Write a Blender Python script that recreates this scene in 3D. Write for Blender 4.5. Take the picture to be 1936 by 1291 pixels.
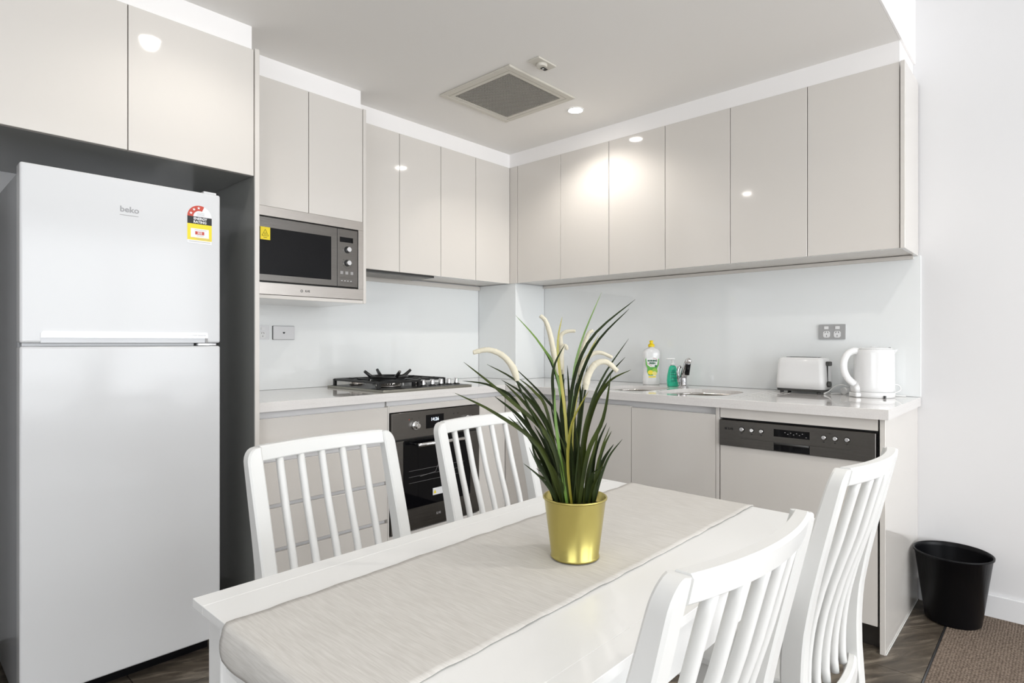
import bpy, bmesh, math, random
from mathutils import Vector, Matrix
random.seed(7)
PI = math.pi
SC = bpy.context.scene
COL = SC.collection
for _o in list(bpy.data.objects):
    bpy.data.objects.remove(_o, do_unlink=True)

# ------------------------------------------------------------------ camera
CAMX, CAMY, CAMZ = -3.1773, -2.9878, 1.1425
YAW = 0.8234                      # heading from +Y towards +X
cam_d = bpy.data.cameras.new('camera')
cam = bpy.data.objects.new('camera', cam_d)
COL.objects.link(cam)
cam.location = (CAMX, CAMY, CAMZ)
cam.rotation_euler = (PI / 2, 0, -YAW)
cam_d.sensor_fit = 'HORIZONTAL'
cam_d.sensor_width = 36.0
cam_d.lens = 36.0 * 1122.74 / 1936.0
cam_d.shift_y = (647.79 - 645.5) / 1936.0
cam_d.clip_start = 0.02
SC.camera = cam

# ------------------------------------------------------------------ world, lights, exposure
SC.view_settings.view_transform = 'Standard'
SC.view_settings.look = 'None'
SC.view_settings.gamma = 1.0
SC.view_settings.use_curve_mapping = False
SC.view_settings.exposure = 0.37
w = bpy.data.worlds.new('world'); SC.world = w
w.use_nodes = True
wb = w.node_tree.nodes['Background']
wb.inputs['Color'].default_value = (0.86, 0.93, 1.0, 1)
wb.inputs['Strength'].default_value = 1.0

def area_light(name, loc, rot, sx, sy, power, color):
    d = bpy.data.lights.new(name, 'AREA'); d.shape = 'RECTANGLE'
    d.size = sx; d.size_y = sy; d.energy = power; d.color = color
    o = bpy.data.objects.new(name, d); COL.objects.link(o)
    o.location = loc; o.rotation_euler = rot
    return o
# daylight through the glazed wall behind the camera (light lies in the window opening)
area_light('window_daylight', (-2.2, -6.52, 1.32), (PI / 2 + 0.30, 0, 0), 3.9, 2.3, 118, (0.955, 0.98, 1.0))
# daylight through the side window of the living area
area_light('side_window_daylight', (-5.42, -3.9, 1.45), (PI / 2 + 0.25, 0, -PI / 2), 2.3, 1.7, 18, (0.955, 0.98, 1.0))

# ------------------------------------------------------------------ materials
MATS = {}
def mat(name, col, rough=0.5, metal=0.0, spec=0.5, coat=0.0, noise=None, bump=None, emit=None, trans=0.0, ior=1.5, alpha=1.0):
    """noise=(scale, second colour, amount, stretch xyz); bump=(scale, strength, distance, stretch)"""
    if name in MATS: return MATS[name]
    m = bpy.data.materials.new(name); m.use_nodes = True
    nt = m.node_tree; b = nt.nodes['Principled BSDF']
    def s(k, v):
        if k in b.inputs: b.inputs[k].default_value = v
    s('Base Color', (*col, 1)); s('Roughness', rough); s('Metallic', metal)
    s('Specular IOR Level', spec); s('Coat Weight', coat); s('Coat Roughness', 0.03)
    s('Transmission Weight', trans); s('IOR', ior); s('Alpha', alpha)
    if emit:
        s('Emission Color', (*emit[0], 1)); s('Emission Strength', emit[1])
    tc = nt.nodes.new('ShaderNodeTexCoord')
    def mapped(st):
        mp = nt.nodes.new('ShaderNodeMapping'); mp.inputs['Scale'].default_value = st
        nt.links.new(tc.outputs['Object'], mp.inputs['Vector']); return mp
    if noise:
        sc, c2, amt, st = noise
        n = nt.nodes.new('ShaderNodeTexNoise'); n.inputs['Scale'].default_value = sc
        n.inputs['Detail'].default_value = 4
        nt.links.new(mapped(st).outputs[0], n.inputs['Vector'])
        r = nt.nodes.new('ShaderNodeValToRGB')
        r.color_ramp.elements[0].position = 0.5 - 0.5 * amt
        r.color_ramp.elements[1].position = 0.5 + 0.5 * amt
        r.color_ramp.elements[0].color = (*col, 1); r.color_ramp.elements[1].color = (*c2, 1)
        nt.links.new(n.outputs['Fac'], r.inputs['Fac'])
        nt.links.new(r.outputs['Color'], b.inputs['Base Color'])
    if bump:
        sc, stg, dist, st = bump
        n = nt.nodes.new('ShaderNodeTexNoise'); n.inputs['Scale'].default_value = sc
        n.inputs['Detail'].default_value = 3
        nt.links.new(mapped(st).outputs[0], n.inputs['Vector'])
        bp = nt.nodes.new('ShaderNodeBump'); bp.inputs['Strength'].default_value = stg
        bp.inputs['Distance'].default_value = dist
        nt.links.new(n.outputs['Fac'], bp.inputs['Height'])
        nt.links.new(bp.outputs[0], b.inputs['Normal'])
    MATS[name] = m
    return m
I3 = (1, 1, 1)
M_door = mat('beige_gloss_laminate', (0.71, 0.675, 0.635), 0.07, coat=0.2, noise=(1.5, (0.71, 0.677, 0.637), 0.8, I3))
M_darksheet = mat('dark_grey_green_sheet', (0.27, 0.275, 0.262), 0.18, coat=0.2)  # darker tone for the sheets inside the fridge niche
M_carc = mat('beige_board', (0.70, 0.67, 0.63), 0.3)
M_white = mat('white_wall_paint', (0.75, 0.745, 0.75), 0.6, spec=0.3, bump=(220, 0.04, 0.001, I3))
M_bulk = mat('white_bulkhead_paint', (0.95, 0.93, 0.92), 0.55, spec=0.3, bump=(220, 0.03, 0.001, I3))
M_ceil = mat('ceiling_paint', (0.90, 0.88, 0.85), 0.6, spec=0.4, bump=(150, 0.04, 0.001, I3))
M_glassback = mat('pale_back_painted_glass', (0.86, 0.88, 0.88), 0.04, coat=0.3)
M_alu = mat('satin_aluminium_channel', (0.80, 0.79, 0.79), 0.45)
M_stone = mat('pale_engineered_stone', (0.76, 0.73, 0.71), 0.07, coat=0.4, noise=(420, (0.83, 0.81, 0.79), 0.35, I3))
M_steel = mat('brushed_steel', (0.47, 0.44, 0.41), 0.28, metal=1.0, noise=(14, (0.56, 0.53, 0.50), 0.7, (1, 1, 40)), bump=(60, 0.05, 0.0005, (0.5, 0.5, 30)))
M_hobsteel = mat('hob_edge_steel', (0.33, 0.32, 0.28), 0.35, metal=1.0)
M_dsteel = mat('dark_brushed_steel', (0.155, 0.147, 0.138), 0.26, metal=1.0, noise=(10, (0.19, 0.18, 0.17), 0.7, (1, 1, 40)), bump=(3, 0.5, 0.0006, (1, 1, 400)))
M_bowl = mat('polished_steel_bowl', (0.62, 0.60, 0.57), 0.14, metal=1.0)
M_chrome = mat('chrome', (0.85, 0.85, 0.86), 0.05, metal=1.0)
M_black = mat('black_enamel', (0.006, 0.006, 0.006), 0.35)
M_bglass = mat('black_glass', (0.003, 0.003, 0.004), 0.04, spec=0.22)
M_bplast = mat('black_plastic', (0.004, 0.004, 0.005), 0.32, spec=0.15)
M_gplast = mat('charcoal_plastic', (0.05, 0.05, 0.048), 0.4)
M_fridge = mat('white_appliance_enamel', (0.71, 0.715, 0.725), 0.13, spec=0.35)
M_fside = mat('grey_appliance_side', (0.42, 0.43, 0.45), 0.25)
M_wplast = mat('white_plastic', (0.77, 0.77, 0.77), 0.12, coat=0.3)
M_wmatt = mat('white_soft_plastic', (0.80, 0.80, 0.79), 0.4)
M_chair = mat('white_satin_lacquer', (0.76, 0.76, 0.745), 0.28, bump=(60, 0.015, 0.0005, (1, 1, 8)))
M_table = mat('white_table_lacquer', (0.84, 0.84, 0.83), 0.30, bump=(40, 0.02, 0.0005, (8, 1, 1)))
M_gold = mat('brushed_gold_metal', (0.50, 0.43, 0.13), 0.27, metal=0.92, noise=(30, (0.55, 0.47, 0.16), 0.6, (1, 1, 0.2)))
M_soil = mat('dark_pot_filling', (0.02, 0.018, 0.012), 0.9)
M_g = mat('green_blade', (0.048, 0.066, 0.006), 0.5, spec=0.2, noise=(40, (0.008, 0.014, 0.002), 0.7, (1, 1, 0.3)))
M_d = mat('dark_green_blade', (0.007, 0.012, 0.003), 0.5, spec=0.2, noise=(40, (0.022, 0.036, 0.005), 0.7, (1, 1, 0.3)))
M_l = mat('bright_green_blade', (0.13, 0.23, 0.02), 0.4, noise=(30, (0.05, 0.12, 0.012), 0.7, (1, 1, 0.3)))
M_y = mat('yellow_green_blade', (0.36, 0.30, 0.035), 0.4, noise=(30, (0.18, 0.19, 0.02), 0.7, (1, 1, 0.3)))
M_cream = mat('cream_flocked_spike', (0.74, 0.69, 0.55), 0.95, spec=0.1, bump=(900, 1.0, 0.002, I3))
M_yell = mat('yellow_print', (0.92, 0.72, 0.01), 0.4)
M_red = mat('red_print', (0.55, 0.05, 0.02), 0.4)
M_ink = mat('black_print', (0.01, 0.01, 0.01), 0.5)
M_grey = mat('grey_print', (0.35, 0.34, 0.34), 0.4)
M_lgrey = mat('light_grey_print', (0.72, 0.72, 0.73), 0.4)
M_paper = mat('white_print', (0.85, 0.85, 0.86), 0.4)
M_grn = mat('green_print', (0.10, 0.42, 0.04), 0.4)
M_dgrn = mat('dark_green_print', (0.01, 0.12, 0.05), 0.4)
M_ycap = mat('yellow_cap_plastic', (0.88, 0.66, 0.01), 0.3)
M_soap = mat('green_soap_gel', (0.04, 0.66, 0.42), 0.08, trans=0.35, ior=1.35, coat=0.3)
M_clear = mat('clear_plastic', (0.75, 0.95, 0.88), 0.05, trans=0.85, ior=1.4)
M_tapmetal = mat('tap_chrome', (0.50, 0.50, 0.51), 0.08, metal=1.0)  # chrome darkened: the dark room it would mirror is in the base colour
M_lamp = mat('lamp_glow', (1, 1, 1), 0.5, emit=((1.0, 0.96, 0.90), 45.0))
M_digit = mat('display_digits', (0.7, 0.8, 0.9), 0.5, emit=((0.75, 0.85, 1.0), 1.2))
M_vent = mat('cream_vent_plastic', (0.66, 0.63, 0.56), 0.45)
M_trim = mat('aluminium_floor_trim', (0.30, 0.31, 0.33), 0.3, metal=0.9)
M_kick = mat('dark_glossy_kickboard', (0.045, 0.040, 0.037), 0.12, coat=0.3)
M_grout = mat('dark_grout', (0.12, 0.105, 0.085), 0.9)

def tile_material():
    m = bpy.data.materials.new('slate_look_tile'); m.use_nodes = True
    nt = m.node_tree; b = nt.nodes['Principled BSDF']; L = nt.links.new
    b.inputs['Roughness'].default_value = 0.42
    g = nt.nodes.new('ShaderNodeNewGeometry')
    r = nt.nodes.new('ShaderNodeVectorRotate'); r.rotation_type = 'Z_AXIS'; r.inputs['Angle'].default_value = 0.55
    L(g.outputs['Position'], r.inputs['Vector'])
    mp = nt.nodes.new('ShaderNodeMapping'); mp.inputs['Scale'].default_value = (1.0, 5.0, 1)
    L(r.outputs[0], mp.inputs['Vector'])
    n = nt.nodes.new('ShaderNodeTexNoise'); n.inputs['Scale'].default_value = 3.2; n.inputs['Detail'].default_value = 9
    n.inputs['Distortion'].default_value = 1.6; n.inputs['Roughness'].default_value = 0.62
    L(mp.outputs[0], n.inputs['Vector'])
    cr = nt.nodes.new('ShaderNodeValToRGB'); e = cr.color_ramp.elements
    e[0].position = 0.33; e[0].color = (0.045, 0.036, 0.027, 1)
    e[1].position = 0.68; e[1].color = (0.24, 0.205, 0.16, 1)
    mid = e.new(0.52); mid.color = (0.098, 0.080, 0.060, 1)
    L(n.outputs['Fac'], cr.inputs['Fac']); L(cr.outputs['Color'], b.inputs['Base Color'])
    bp = nt.nodes.new('ShaderNodeBump'); bp.inputs['Strength'].default_value = 0.12; bp.inputs['Distance'].default_value = 0.003
    L(n.outputs['Fac'], bp.inputs['Height']); L(bp.outputs[0], b.inputs['Normal'])
    return m
M_tile = tile_material()

def carpet_material():
    m = bpy.data.materials.new('brown_loop_carpet'); m.use_nodes = True
    nt = m.node_tree; b = nt.nodes['Principled BSDF']; L = nt.links.new
    b.inputs['Roughness'].default_value = 0.95; b.inputs['Specular IOR Level'].default_value = 0.1
    g = nt.nodes.new('ShaderNodeNewGeometry')
    mp = nt.nodes.new('ShaderNodeMapping'); mp.inputs['Scale'].default_value = (150, 110, 1)
    L(g.outputs['Position'], mp.inputs['Vector'])
    v = nt.nodes.new('ShaderNodeTexVoronoi'); v.inputs['Scale'].default_value = 1.0; v.inputs['Randomness'].default_value = 0.45
    L(mp.outputs[0], v.inputs['Vector'])
    n = nt.nodes.new('ShaderNodeTexNoise'); n.inputs['Scale'].default_value = 60; n.inputs['Detail'].default_value = 4
    L(g.outputs['Position'], n.inputs['Vector'])
    cr = nt.nodes.new('ShaderNodeValToRGB'); e = cr.color_ramp.elements
    e[0].position = 0.1; e[0].color = (0.33, 0.262, 0.21, 1)
    e[1].position = 0.75; e[1].color = (0.115, 0.087, 0.068, 1)
    L(v.outputs['Distance'], cr.inputs['Fac'])
    mx = nt.nodes.new('ShaderNodeMix'); mx.data_type = 'RGBA'; mx.blend_type = 'MULTIPLY'
    mx.inputs[0].default_value = 0.45
    cr2 = nt.nodes.new('ShaderNodeValToRGB'); cr2.color_ramp.elements[0].color = (0.55, 0.55, 0.55, 1)
    L(n.outputs['Fac'], cr2.inputs['Fac'])
    L(cr.outputs['Color'], mx.inputs[6]); L(cr2.outputs['Color'], mx.inputs[7])
    L(mx.outputs[2], b.inputs['Base Color'])
    bp = nt.nodes.new('ShaderNodeBump'); bp.invert = True
    bp.inputs['Strength'].default_value = 0.9; bp.inputs['Distance'].default_value = 0.004
    L(v.outputs['Distance'], bp.inputs['Height']); L(bp.outputs[0], b.inputs['Normal'])
    return m
M_carpet = carpet_material()

def cloth_material():
    m = bpy.data.materials.new('oatmeal_woven_cloth'); m.use_nodes = True
    nt = m.node_tree; b = nt.nodes['Principled BSDF']; L = nt.links.new
    b.inputs['Roughness'].default_value = 0.92; b.inputs['Specular IOR Level'].default_value = 0.15
    g = nt.nodes.new('ShaderNodeNewGeometry')
    mp = nt.nodes.new('ShaderNodeMapping'); mp.inputs['Scale'].default_value = (420, 26, 420)
    L(g.outputs['Position'], mp.inputs['Vector'])
    n = nt.nodes.new('ShaderNodeTexNoise'); n.inputs['Scale'].default_value = 1.0; n.inputs['Detail'].default_value = 5
    L(mp.outputs[0], n.inputs['Vector'])
    cr = nt.nodes.new('ShaderNodeValToRGB'); e = cr.color_ramp.elements
    e[0].position = 0.32; e[0].color = (0.565, 0.545, 0.515, 1)
    e[1].position = 0.68; e[1].color = (0.65, 0.632, 0.602, 1)
    L(n.outputs['Fac'], cr.inputs['Fac']); L(cr.outputs['Color'], b.inputs['Base Color'])
    bp = nt.nodes.new('ShaderNodeBump'); bp.inputs['Strength'].default_value = 0.2; bp.inputs['Distance'].default_value = 0.001
    L(n.outputs['Fac'], bp.inputs['Height']); L(bp.outputs[0], b.inputs['Normal'])
    return m
M_cloth = cloth_material()

# ------------------------------------------------------------------ mesh helpers
def merge(bm, tb, mtx=None):
    if mtx is not None: bmesh.ops.transform(tb, matrix=mtx, verts=tb.verts)
    me = bpy.data.meshes.new('t'); tb.to_mesh(me); tb.free()
    bm.from_mesh(me); bpy.data.meshes.remove(me)

def box(bm, x0, x1, y0, y1, z0, z1, bev=0.0, seg=1, mtx=None):
    tb = bmesh.new()
    x0, x1 = sorted((x0, x1)); y0, y1 = sorted((y0, y1)); z0, z1 = sorted((z0, z1))
    bmesh.ops.create_cube(tb, size=1.0)
    for v in tb.verts:
        v.co = Vector(((x0 + x1) / 2 + v.co.x * (x1 - x0), (y0 + y1) / 2 + v.co.y * (y1 - y0), (z0 + z1) / 2 + v.co.z * (z1 - z0)))
    if bev > 0:
        bmesh.ops.bevel(tb, geom=list(tb.edges), offset=min(bev, 0.45 * min(x1 - x0, y1 - y0, z1 - z0)), segments=seg, profile=0.5, affect='EDGES')
    merge(bm, tb, mtx)

def BX(*a, **k):
    bm = bmesh.new(); box(bm, *a, **k); return bm

def frame_of(d):
    d = Vector(d).normalized()
    u = d.cross(Vector((0, 0, 1)))
    if u.length < 1e-3: u = d.cross(Vector((0, 1, 0)))
    u.normalize(); return d, u, d.cross(u)

def tube(bm, pts, rad, n=12, caps=True, scale_v=1.0):
    pts = [Vector(p) for p in pts]
    rads = rad if isinstance(rad, (list, tuple)) else [rad] * len(pts)
    rings = []; pu = None
    for i, p in enumerate(pts):
        d = (pts[min(i + 1, len(pts) - 1)] - pts[max(i - 1, 0)])
        d, u, v = frame_of(d)
        if pu is not None:
            u = pu - d * pu.dot(d)
            u.normalize(); v = d.cross(u)
        pu = u
        rings.append([bm.verts.new(p + (u * math.cos(2 * PI * k / n) + v * math.sin(2 * PI * k / n) * scale_v) * rads[i]) for k in range(n)])
    for a, b in zip(rings, rings[1:]):
        for k in range(n):
            f = bm.faces.new((a[k], a[(k + 1) % n], b[(k + 1) % n], b[k])); f.smooth = True
    if caps:
        bm.faces.new(rings[0][::-1]); bm.faces.new(rings[-1])
    return bm

def lathe(bm, prof, c=(0, 0, 0), n=32, sx=1.0, sy=1.0, cap0=True, cap1=True, mtx=None):
    tb = bmesh.new(); rings = []
    for r, z in prof:
        rings.append([tb.verts.new((c[0] + r * sx * math.cos(2 * PI * k / n), c[1] + r * sy * math.sin(2 * PI * k / n), c[2] + z)) for k in range(n)])
    for a, b in zip(rings, rings[1:]):
        for k in range(n):
            f = tb.faces.new((a[k], a[(k + 1) % n], b[(k + 1) % n], b[k])); f.smooth = True
    if cap0: tb.faces.new(rings[0][::-1])
    if cap1: tb.faces.new(rings[-1])
    merge(bm, tb, mtx); return bm

def cyl(bm, a, b, r, n=20):
    return tube(bm, [a, b], r, n)

def prism(bm, outline, mapf, h0, h1, smooth=False):
    """outline: 2D points; mapf(u, v, h) -> xyz"""
    n = len(outline)
    A = [bm.verts.new(mapf(u, v, h0)) for u, v in outline]
    B = [bm.verts.new(mapf(u, v, h1)) for u, v in outline]
    for k in range(n):
        f = bm.faces.new((A[k], A[(k + 1) % n], B[(k + 1) % n], B[k])); f.smooth = smooth
    bm.faces.new(A[::-1]); bm.faces.new(B)
    bmesh.ops.recalc_face_normals(bm, faces=bm.faces)
    return bm

def rrect(x0, x1, y0, y1, r, n=6):
    out = []
    for cx, cy, a0 in ((x1 - r, y0 + r, -PI / 2), (x1 - r, y1 - r, 0), (x0 + r, y1 - r, PI / 2), (x0 + r, y0 + r, PI)):
        for i in range(n + 1):
            a = a0 + PI / 2 * i / n
            out.append((cx + r * math.cos(a), cy + r * math.sin(a)))
    return out

WLOC = {}
def wl(o):
    v = Vector((0, 0, 0))
    while o is not None:
        v += o.location; o = o.parent
    return v

def obj(name, bm, m, parent=None, world=True, label=None, origin=None):
    """one mesh object; world=True: the bmesh is in scene coordinates"""
    me = bpy.data.meshes.new(name)
    if world and parent is not None:
        root = parent
        while root.parent is not None: root = root.parent
        mx = Matrix.Translation(wl(parent)) @ Matrix.Rotation(root.rotation_euler.z, 4, 'Z')
        bmesh.ops.transform(bm, matrix=mx.inverted(), verts=bm.verts)
    if origin is not None:
        bmesh.ops.translate(bm, vec=-Vector(origin), verts=bm.verts)
    bm.to_mesh(me); bm.free()
    me.materials.append(m)
    o = bpy.data.objects.new(name, me); COL.objects.link(o)
    if origin is not None: o.location = origin
    if parent is not None: o.parent = parent
    if label: o['label'] = label
    return o

def thing(name, label, cat, loc, group=None, rz=0.0):
    o = bpy.data.objects.new(name, None); COL.objects.link(o)
    o.empty_display_size = 0.05
    o.location = loc; o.rotation_euler = (0, 0, rz)
    o['label'] = label; o['category'] = cat
    if group: o['group'] = group
    return o

def tag(o, label, cat, group=None):
    o['label'] = label; o['category'] = cat
    if group: o['group'] = group
    return o

def struct(name, bm, m, origin=None):
    o = obj(name, bm, m, origin=origin); o['kind'] = 'structure'; return o

def text(name, s, size, loc, rz, m, parent, rx=PI / 2, align='CENTER', depth=0.0003, sx=1.0, label=None, bold=0.0):
    cu = bpy.data.curves.new('t', 'FONT'); cu.body = s; cu.size = size
    cu.align_x = align; cu.align_y = 'CENTER'; cu.extrude = depth; cu.resolution_u = 3; cu.offset = bold
    t = bpy.data.objects.new('t', cu); COL.objects.link(t)
    dg = bpy.context.evaluated_depsgraph_get(); dg.update()
    me = bpy.data.meshes.new_from_object(t.evaluated_get(dg))
    bpy.data.objects.remove(t, do_unlink=True); bpy.data.curves.remove(cu)
    mx = Matrix.Translation(Vector(loc) - wl(parent)) @ Matrix.Rotation(rz, 4, 'Z') @ Matrix.Rotation(rx, 4, 'X') @ Matrix.Diagonal((sx, 1, 1, 1))
    me.transform(mx); me.name = name
    me.materials.clear(); me.materials.append(m)
    o = bpy.data.objects.new(name, me); COL.objects.link(o); o.parent = parent
    if label: o['label'] = label
    return o

def boolean_cut(o, cutters):
    for c in cutters:
        md = o.modifiers.new('b', 'BOOLEAN'); md.operation = 'DIFFERENCE'; md.object = c; md.solver = 'EXACT'
    dg = bpy.context.evaluated_depsgraph_get(); dg.update()
    me = bpy.data.meshes.new_from_object(o.evaluated_get(dg))
    o.modifiers.clear(); o.data = me
    for c in cutters: bpy.data.objects.remove(c, do_unlink=True)

# ------------------------------------------------------------------ setting
ZC = 2.388
XL, YR = -5.4, -6.5
# floor slab, one object per tile
fl = struct('floor', BX(XL - 0.1, 0.0, YR, 0.0, -0.10, -0.0075), M_grout)
xs = [0.0, -0.14, -0.75, -1.36, -1.97, -2.58, -3.19, -3.80, -4.41, -5.02, XL]
ys = [0.0, -0.24, -0.84, -1.44, -2.04, -2.64]
tc = {}
for i in range(len(xs) - 1):
    for j in range(len(ys) - 1):
        g = 0.0013
        sx, sy = xs[i] - xs[i + 1] - 2 * g, ys[j] - ys[j + 1] - 2 * g
        key = (round(sx, 3), round(sy, 3))
        if key not in tc:
            bm = BX(-sx / 2, sx / 2, -sy / 2, sy / 2, -0.008, 0.0, bev=0.0008)
            me = bpy.data.meshes.new('tile'); bm.to_mesh(me); bm.free(); me.materials.append(M_tile); tc[key] = me
        o = bpy.data.objects.new('tile', tc[key]); COL.objects.link(o)
        o.location = ((xs[i] + xs[i + 1]) / 2, (ys[j] + ys[j + 1]) / 2, 0); o.parent = fl
struct('trim_1', BX(XL, 0.0, -2.647, -2.641, -0.008, 0.001, bev=0.0006), M_trim)
cp = struct('carpet', BX(XL, 0.0, YR, -2.648, -0.008, 0.003), M_carpet)
struct('wall_right', BX(0.0, 0.12, YR - 0.2, 0.12, -0.1, 2.8), M_white)
struct('wall_back', BX(XL - 0.1, 0.0, 0.0, 0.12, -0.1, 2.8), M_white)
# left wall with side window opening
bm = bmesh.new()
box(bm, XL - 0.12, XL, YR, -5.15, -0.1, 2.8); box(bm, XL - 0.12, XL, -2.65, 0.0, -0.1, 2.8)
box(bm, XL - 0.12, XL, -5.15, -2.65, -0.1, 0.55); box(bm, XL - 0.12, XL, -5.15, -2.65, 2.35, 2.8)
struct('wall_left', bm, M_white)
bm = bmesh.new()
for y in (-5.15, -3.925, -2.70): box(bm, XL - 0.08, XL - 0.04, y, y + 0.05, 0.55, 2.35)
for z in (0.55, 2.30): box(bm, XL - 0.08, XL - 0.04, -5.15, -2.65, z, z + 0.05)
struct('window_1', bm, M_wmatt)
# rear wall (behind the camera) with sliding window
bm = bmesh.new()
box(bm, XL - 0.1, -4.2, YR - 0.12, YR, -0.1, 2.8); box(bm, -0.2, 0.0, YR - 0.12, YR, -0.1, 2.8)
box(bm, -4.2, -0.2, YR - 0.12, YR, 2.5, 2.8); box(bm, -4.2, -0.2, YR - 0.12, YR, -0.1, 0.12)
struct('wall_rear', bm, M_white)
bm = bmesh.new()
for x in (-4.2, -3.23, -2.23, -1.23, -0.25): box(bm, x, x + 0.05, YR - 0.08, YR - 0.03, 0.12, 2.5)
for z in (0.12, 2.45): box(bm, -4.2, -0.2, YR - 0.08, YR - 0.03, z, z + 0.05)
struct('window_2', bm, M_wmatt)
# ceilings
struct('ceiling', BX(XL, 0.0, -2.497, 0.0, ZC, 2.76), M_ceil)
struct('ceiling', BX(XL, 0.0, YR, -2.497, 2.68, 2.76), M_ceil)
# white downstand where the lowered kitchen ceiling ends
struct('trim_2', BX(XL, 0.0, -2.505, -2.4975, ZC + 0.0, 2.68), M_bulk)
# bulkheads between cabinets and ceiling
zt = 2.2985
struct('trim_3', BX(-3.05, -2.158, -0.645, -0.001, zt, ZC), M_bulk)
struct('trim_4', BX(-2.158, -1.53, -0.44, -0.001, zt, ZC), M_bulk)
struct('trim_5', BX(-1.53, -0.30, -0.299, -0.001, zt, ZC), M_bulk)
struct('trim_6', BX(-0.30, -0.001, -2.4965, -0.001, zt, ZC), M_bulk)
# boxed column in the corner
struct('wall_corner', BX(-0.2955, -0.001, -0.3485, -0.001, 0.9005, zt - 0.002), M_white)
# skirting on the right wall
bm = BX(-0.014, 0.0, YR, -2.520, 0.0, 0.094, bev=0.003, seg=2)
struct('baseboard_right', bm, mat('skirting_gloss', (0.80, 0.80, 0.81), 0.3))

# ------------------------------------------------------------------ splashback
sb = thing('splashback', 'glossy pale grey-green glass splashback behind the worktops', 'splashback', (-1.2, -0.003, 0.9))
def glass(*a): obj('glass_panel', BX(*a, bev=0.0008), M_glassback, sb)
glass(-2.13, -0.3025, -0.006, -0.0002, 0.9005, 1.515)
glass(-0.3015, -0.2957, -0.3545, -0.0065, 0.9005, 1.532)
glass(-0.2955, -0.0065, -0.3545, -0.3487, 0.9005, 1.532)
glass(-0.006, -0.0002, -2.527, -0.3550, 0.9005, 1.53)
# light battens under the wall cabinets
obj('batten', BX(-1.50, -0.305, -0.024, -0.0065, 1.503, 1.528), M_carc, sb)
obj('batten', BX(-0.024, -0.0065, -2.50, -0.358, 1.516, 1.532), M_carc, sb)

# ------------------------------------------------------------------ wall cabinets
G = 0.0016      # half gap between doors
def hood_slots(bm, x0, x1, y0, y1, z, n):
    for i in range(n):
        y = y0 + (y1 - y0) * (i + 0.5) / n
        box(bm, x0, x1, y - 0.002, y + 0.002, z - 0.003, z)

ZB, ZT = 1.532, 2.297
def wall_unit_left(label, xs_, group):
    x0, x1 = xs_[0], xs_[-1]
    t = thing('wall_cabinet', label, 'cabinet', ((x0 + x1) / 2, -0.15, ZB), group)
    obj('carcass', BX(x0 + 0.001, x1 - 0.001, -0.284, -0.0075, ZB + 0.003, ZT - 0.002), M_carc, t)
    for a, b in zip(xs_, xs_[1:]):
        obj('door', BX(a + G, b - G, -0.306, -0.2865, ZB, ZT, bev=0.001), M_door, t)
    return t
GU = 'handleless wall cabinets'
u1 = wall_unit_left('pale beige gloss two-door wall cabinet with the rangehood in its base, right of the microwave', [-1.487, -1.196, -0.899], GU)
u2 = wall_unit_left('pale beige gloss two-door wall cabinet next to the inner corner, on the hob wall', [-0.899, -0.615, -0.304], GU)
def wall_unit_right(label, ys_, extra=None):
    y0, y1 = ys_[0], ys_[-1]
    t = thing('wall_cabinet', label, 'cabinet', (-0.15, (y0 + y1) / 2, ZB), GU)
    obj('carcass', BX(-0.284, -0.0075, y0 - 0.001, y1 + 0.001, ZB + 0.003, ZT - 0.002), M_carc, t)
    for a, b in zip(ys_, ys_[1:]):
        obj('door', BX(-0.307, -0.2865, a - G, b + G, ZB, ZT, bev=0.001), M_door, t)
    return t
r1 = wall_unit_right('beige two-door wall cabinet on the sink wall, touching the inner corner', [-0.377, -0.732, -1.083])
obj('filler_panel', BX(-0.307, -0.2865, -0.3755, -0.308, ZB, ZT, bev=0.001), M_door, r1)
r2 = wall_unit_right('middle two-door beige wall cabinet on the sink wall, brightest under the downlight', [-1.083, -1.437, -1.790])
r3 = wall_unit_right('beige two-door wall cabinet above the kettle, with exposed end panel', [-1.790, -2.144, -2.4985])
obj('end_panel', BX(-0.312, -0.0075, -2.517, -2.5005, ZB - 0.002, ZT + 0.001, bev=0.001), M_door, r3)

# rangehood under first unit
rh = thing('rangehood', 'dark slide-out rangehood set under the wall cabinet over the hob', 'rangehood', (-1.19, -0.15, ZB))
bm = BX(-1.47, -0.93, -0.282, -0.065, ZB - 0.010, ZB + 0.002, bev=0.001)
obj('filter_tray', bm, M_gplast, rh)
bm = bmesh.new(); hood_slots(bm, -1.44, -0.96, -0.25, -0.09, ZB - 0.010, 14)
obj('grille', bm, M_steel, rh)

# microwave housing
MX0, MX1 = -2.129, -1.505
mh = thing('microwave_cabinet', 'beige gloss tall wall cabinet housing the built-in microwave', 'cabinet', (-1.82, -0.22, 1.335))
bm = bmesh.new()
box(bm, MX1 - 0.017, MX1, -0.450, -0.0075, 1.336, 2.299, bev=0.001)
obj('side_panel', bm, M_door, mh)
obj('side_panel', BX(MX0, MX0 + 0.016, -0.430, -0.0075, 1.336, 2.297), M_carc, mh)
obj('base_panel', BX(MX0 + 0.017, MX1 - 0.018, -0.449, -0.0075, 1.336, 1.352, bev=0.001), M_door, mh)
obj('carcass', BX(MX0 + 0.017, MX1 - 0.019, -0.427, -0.0075, 1.746, 2.295), M_carc, mh)
obj('door', BX(-2.110, -1.8105 - G, -0.448, -0.430, 1.738, 2.297, bev=0.001), M_door, mh)
obj('door', BX(-1.8105 + G, MX1 - 0.0195, -0.448, -0.430, 1.738, 2.297, bev=0.001), M_door, mh)

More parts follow.
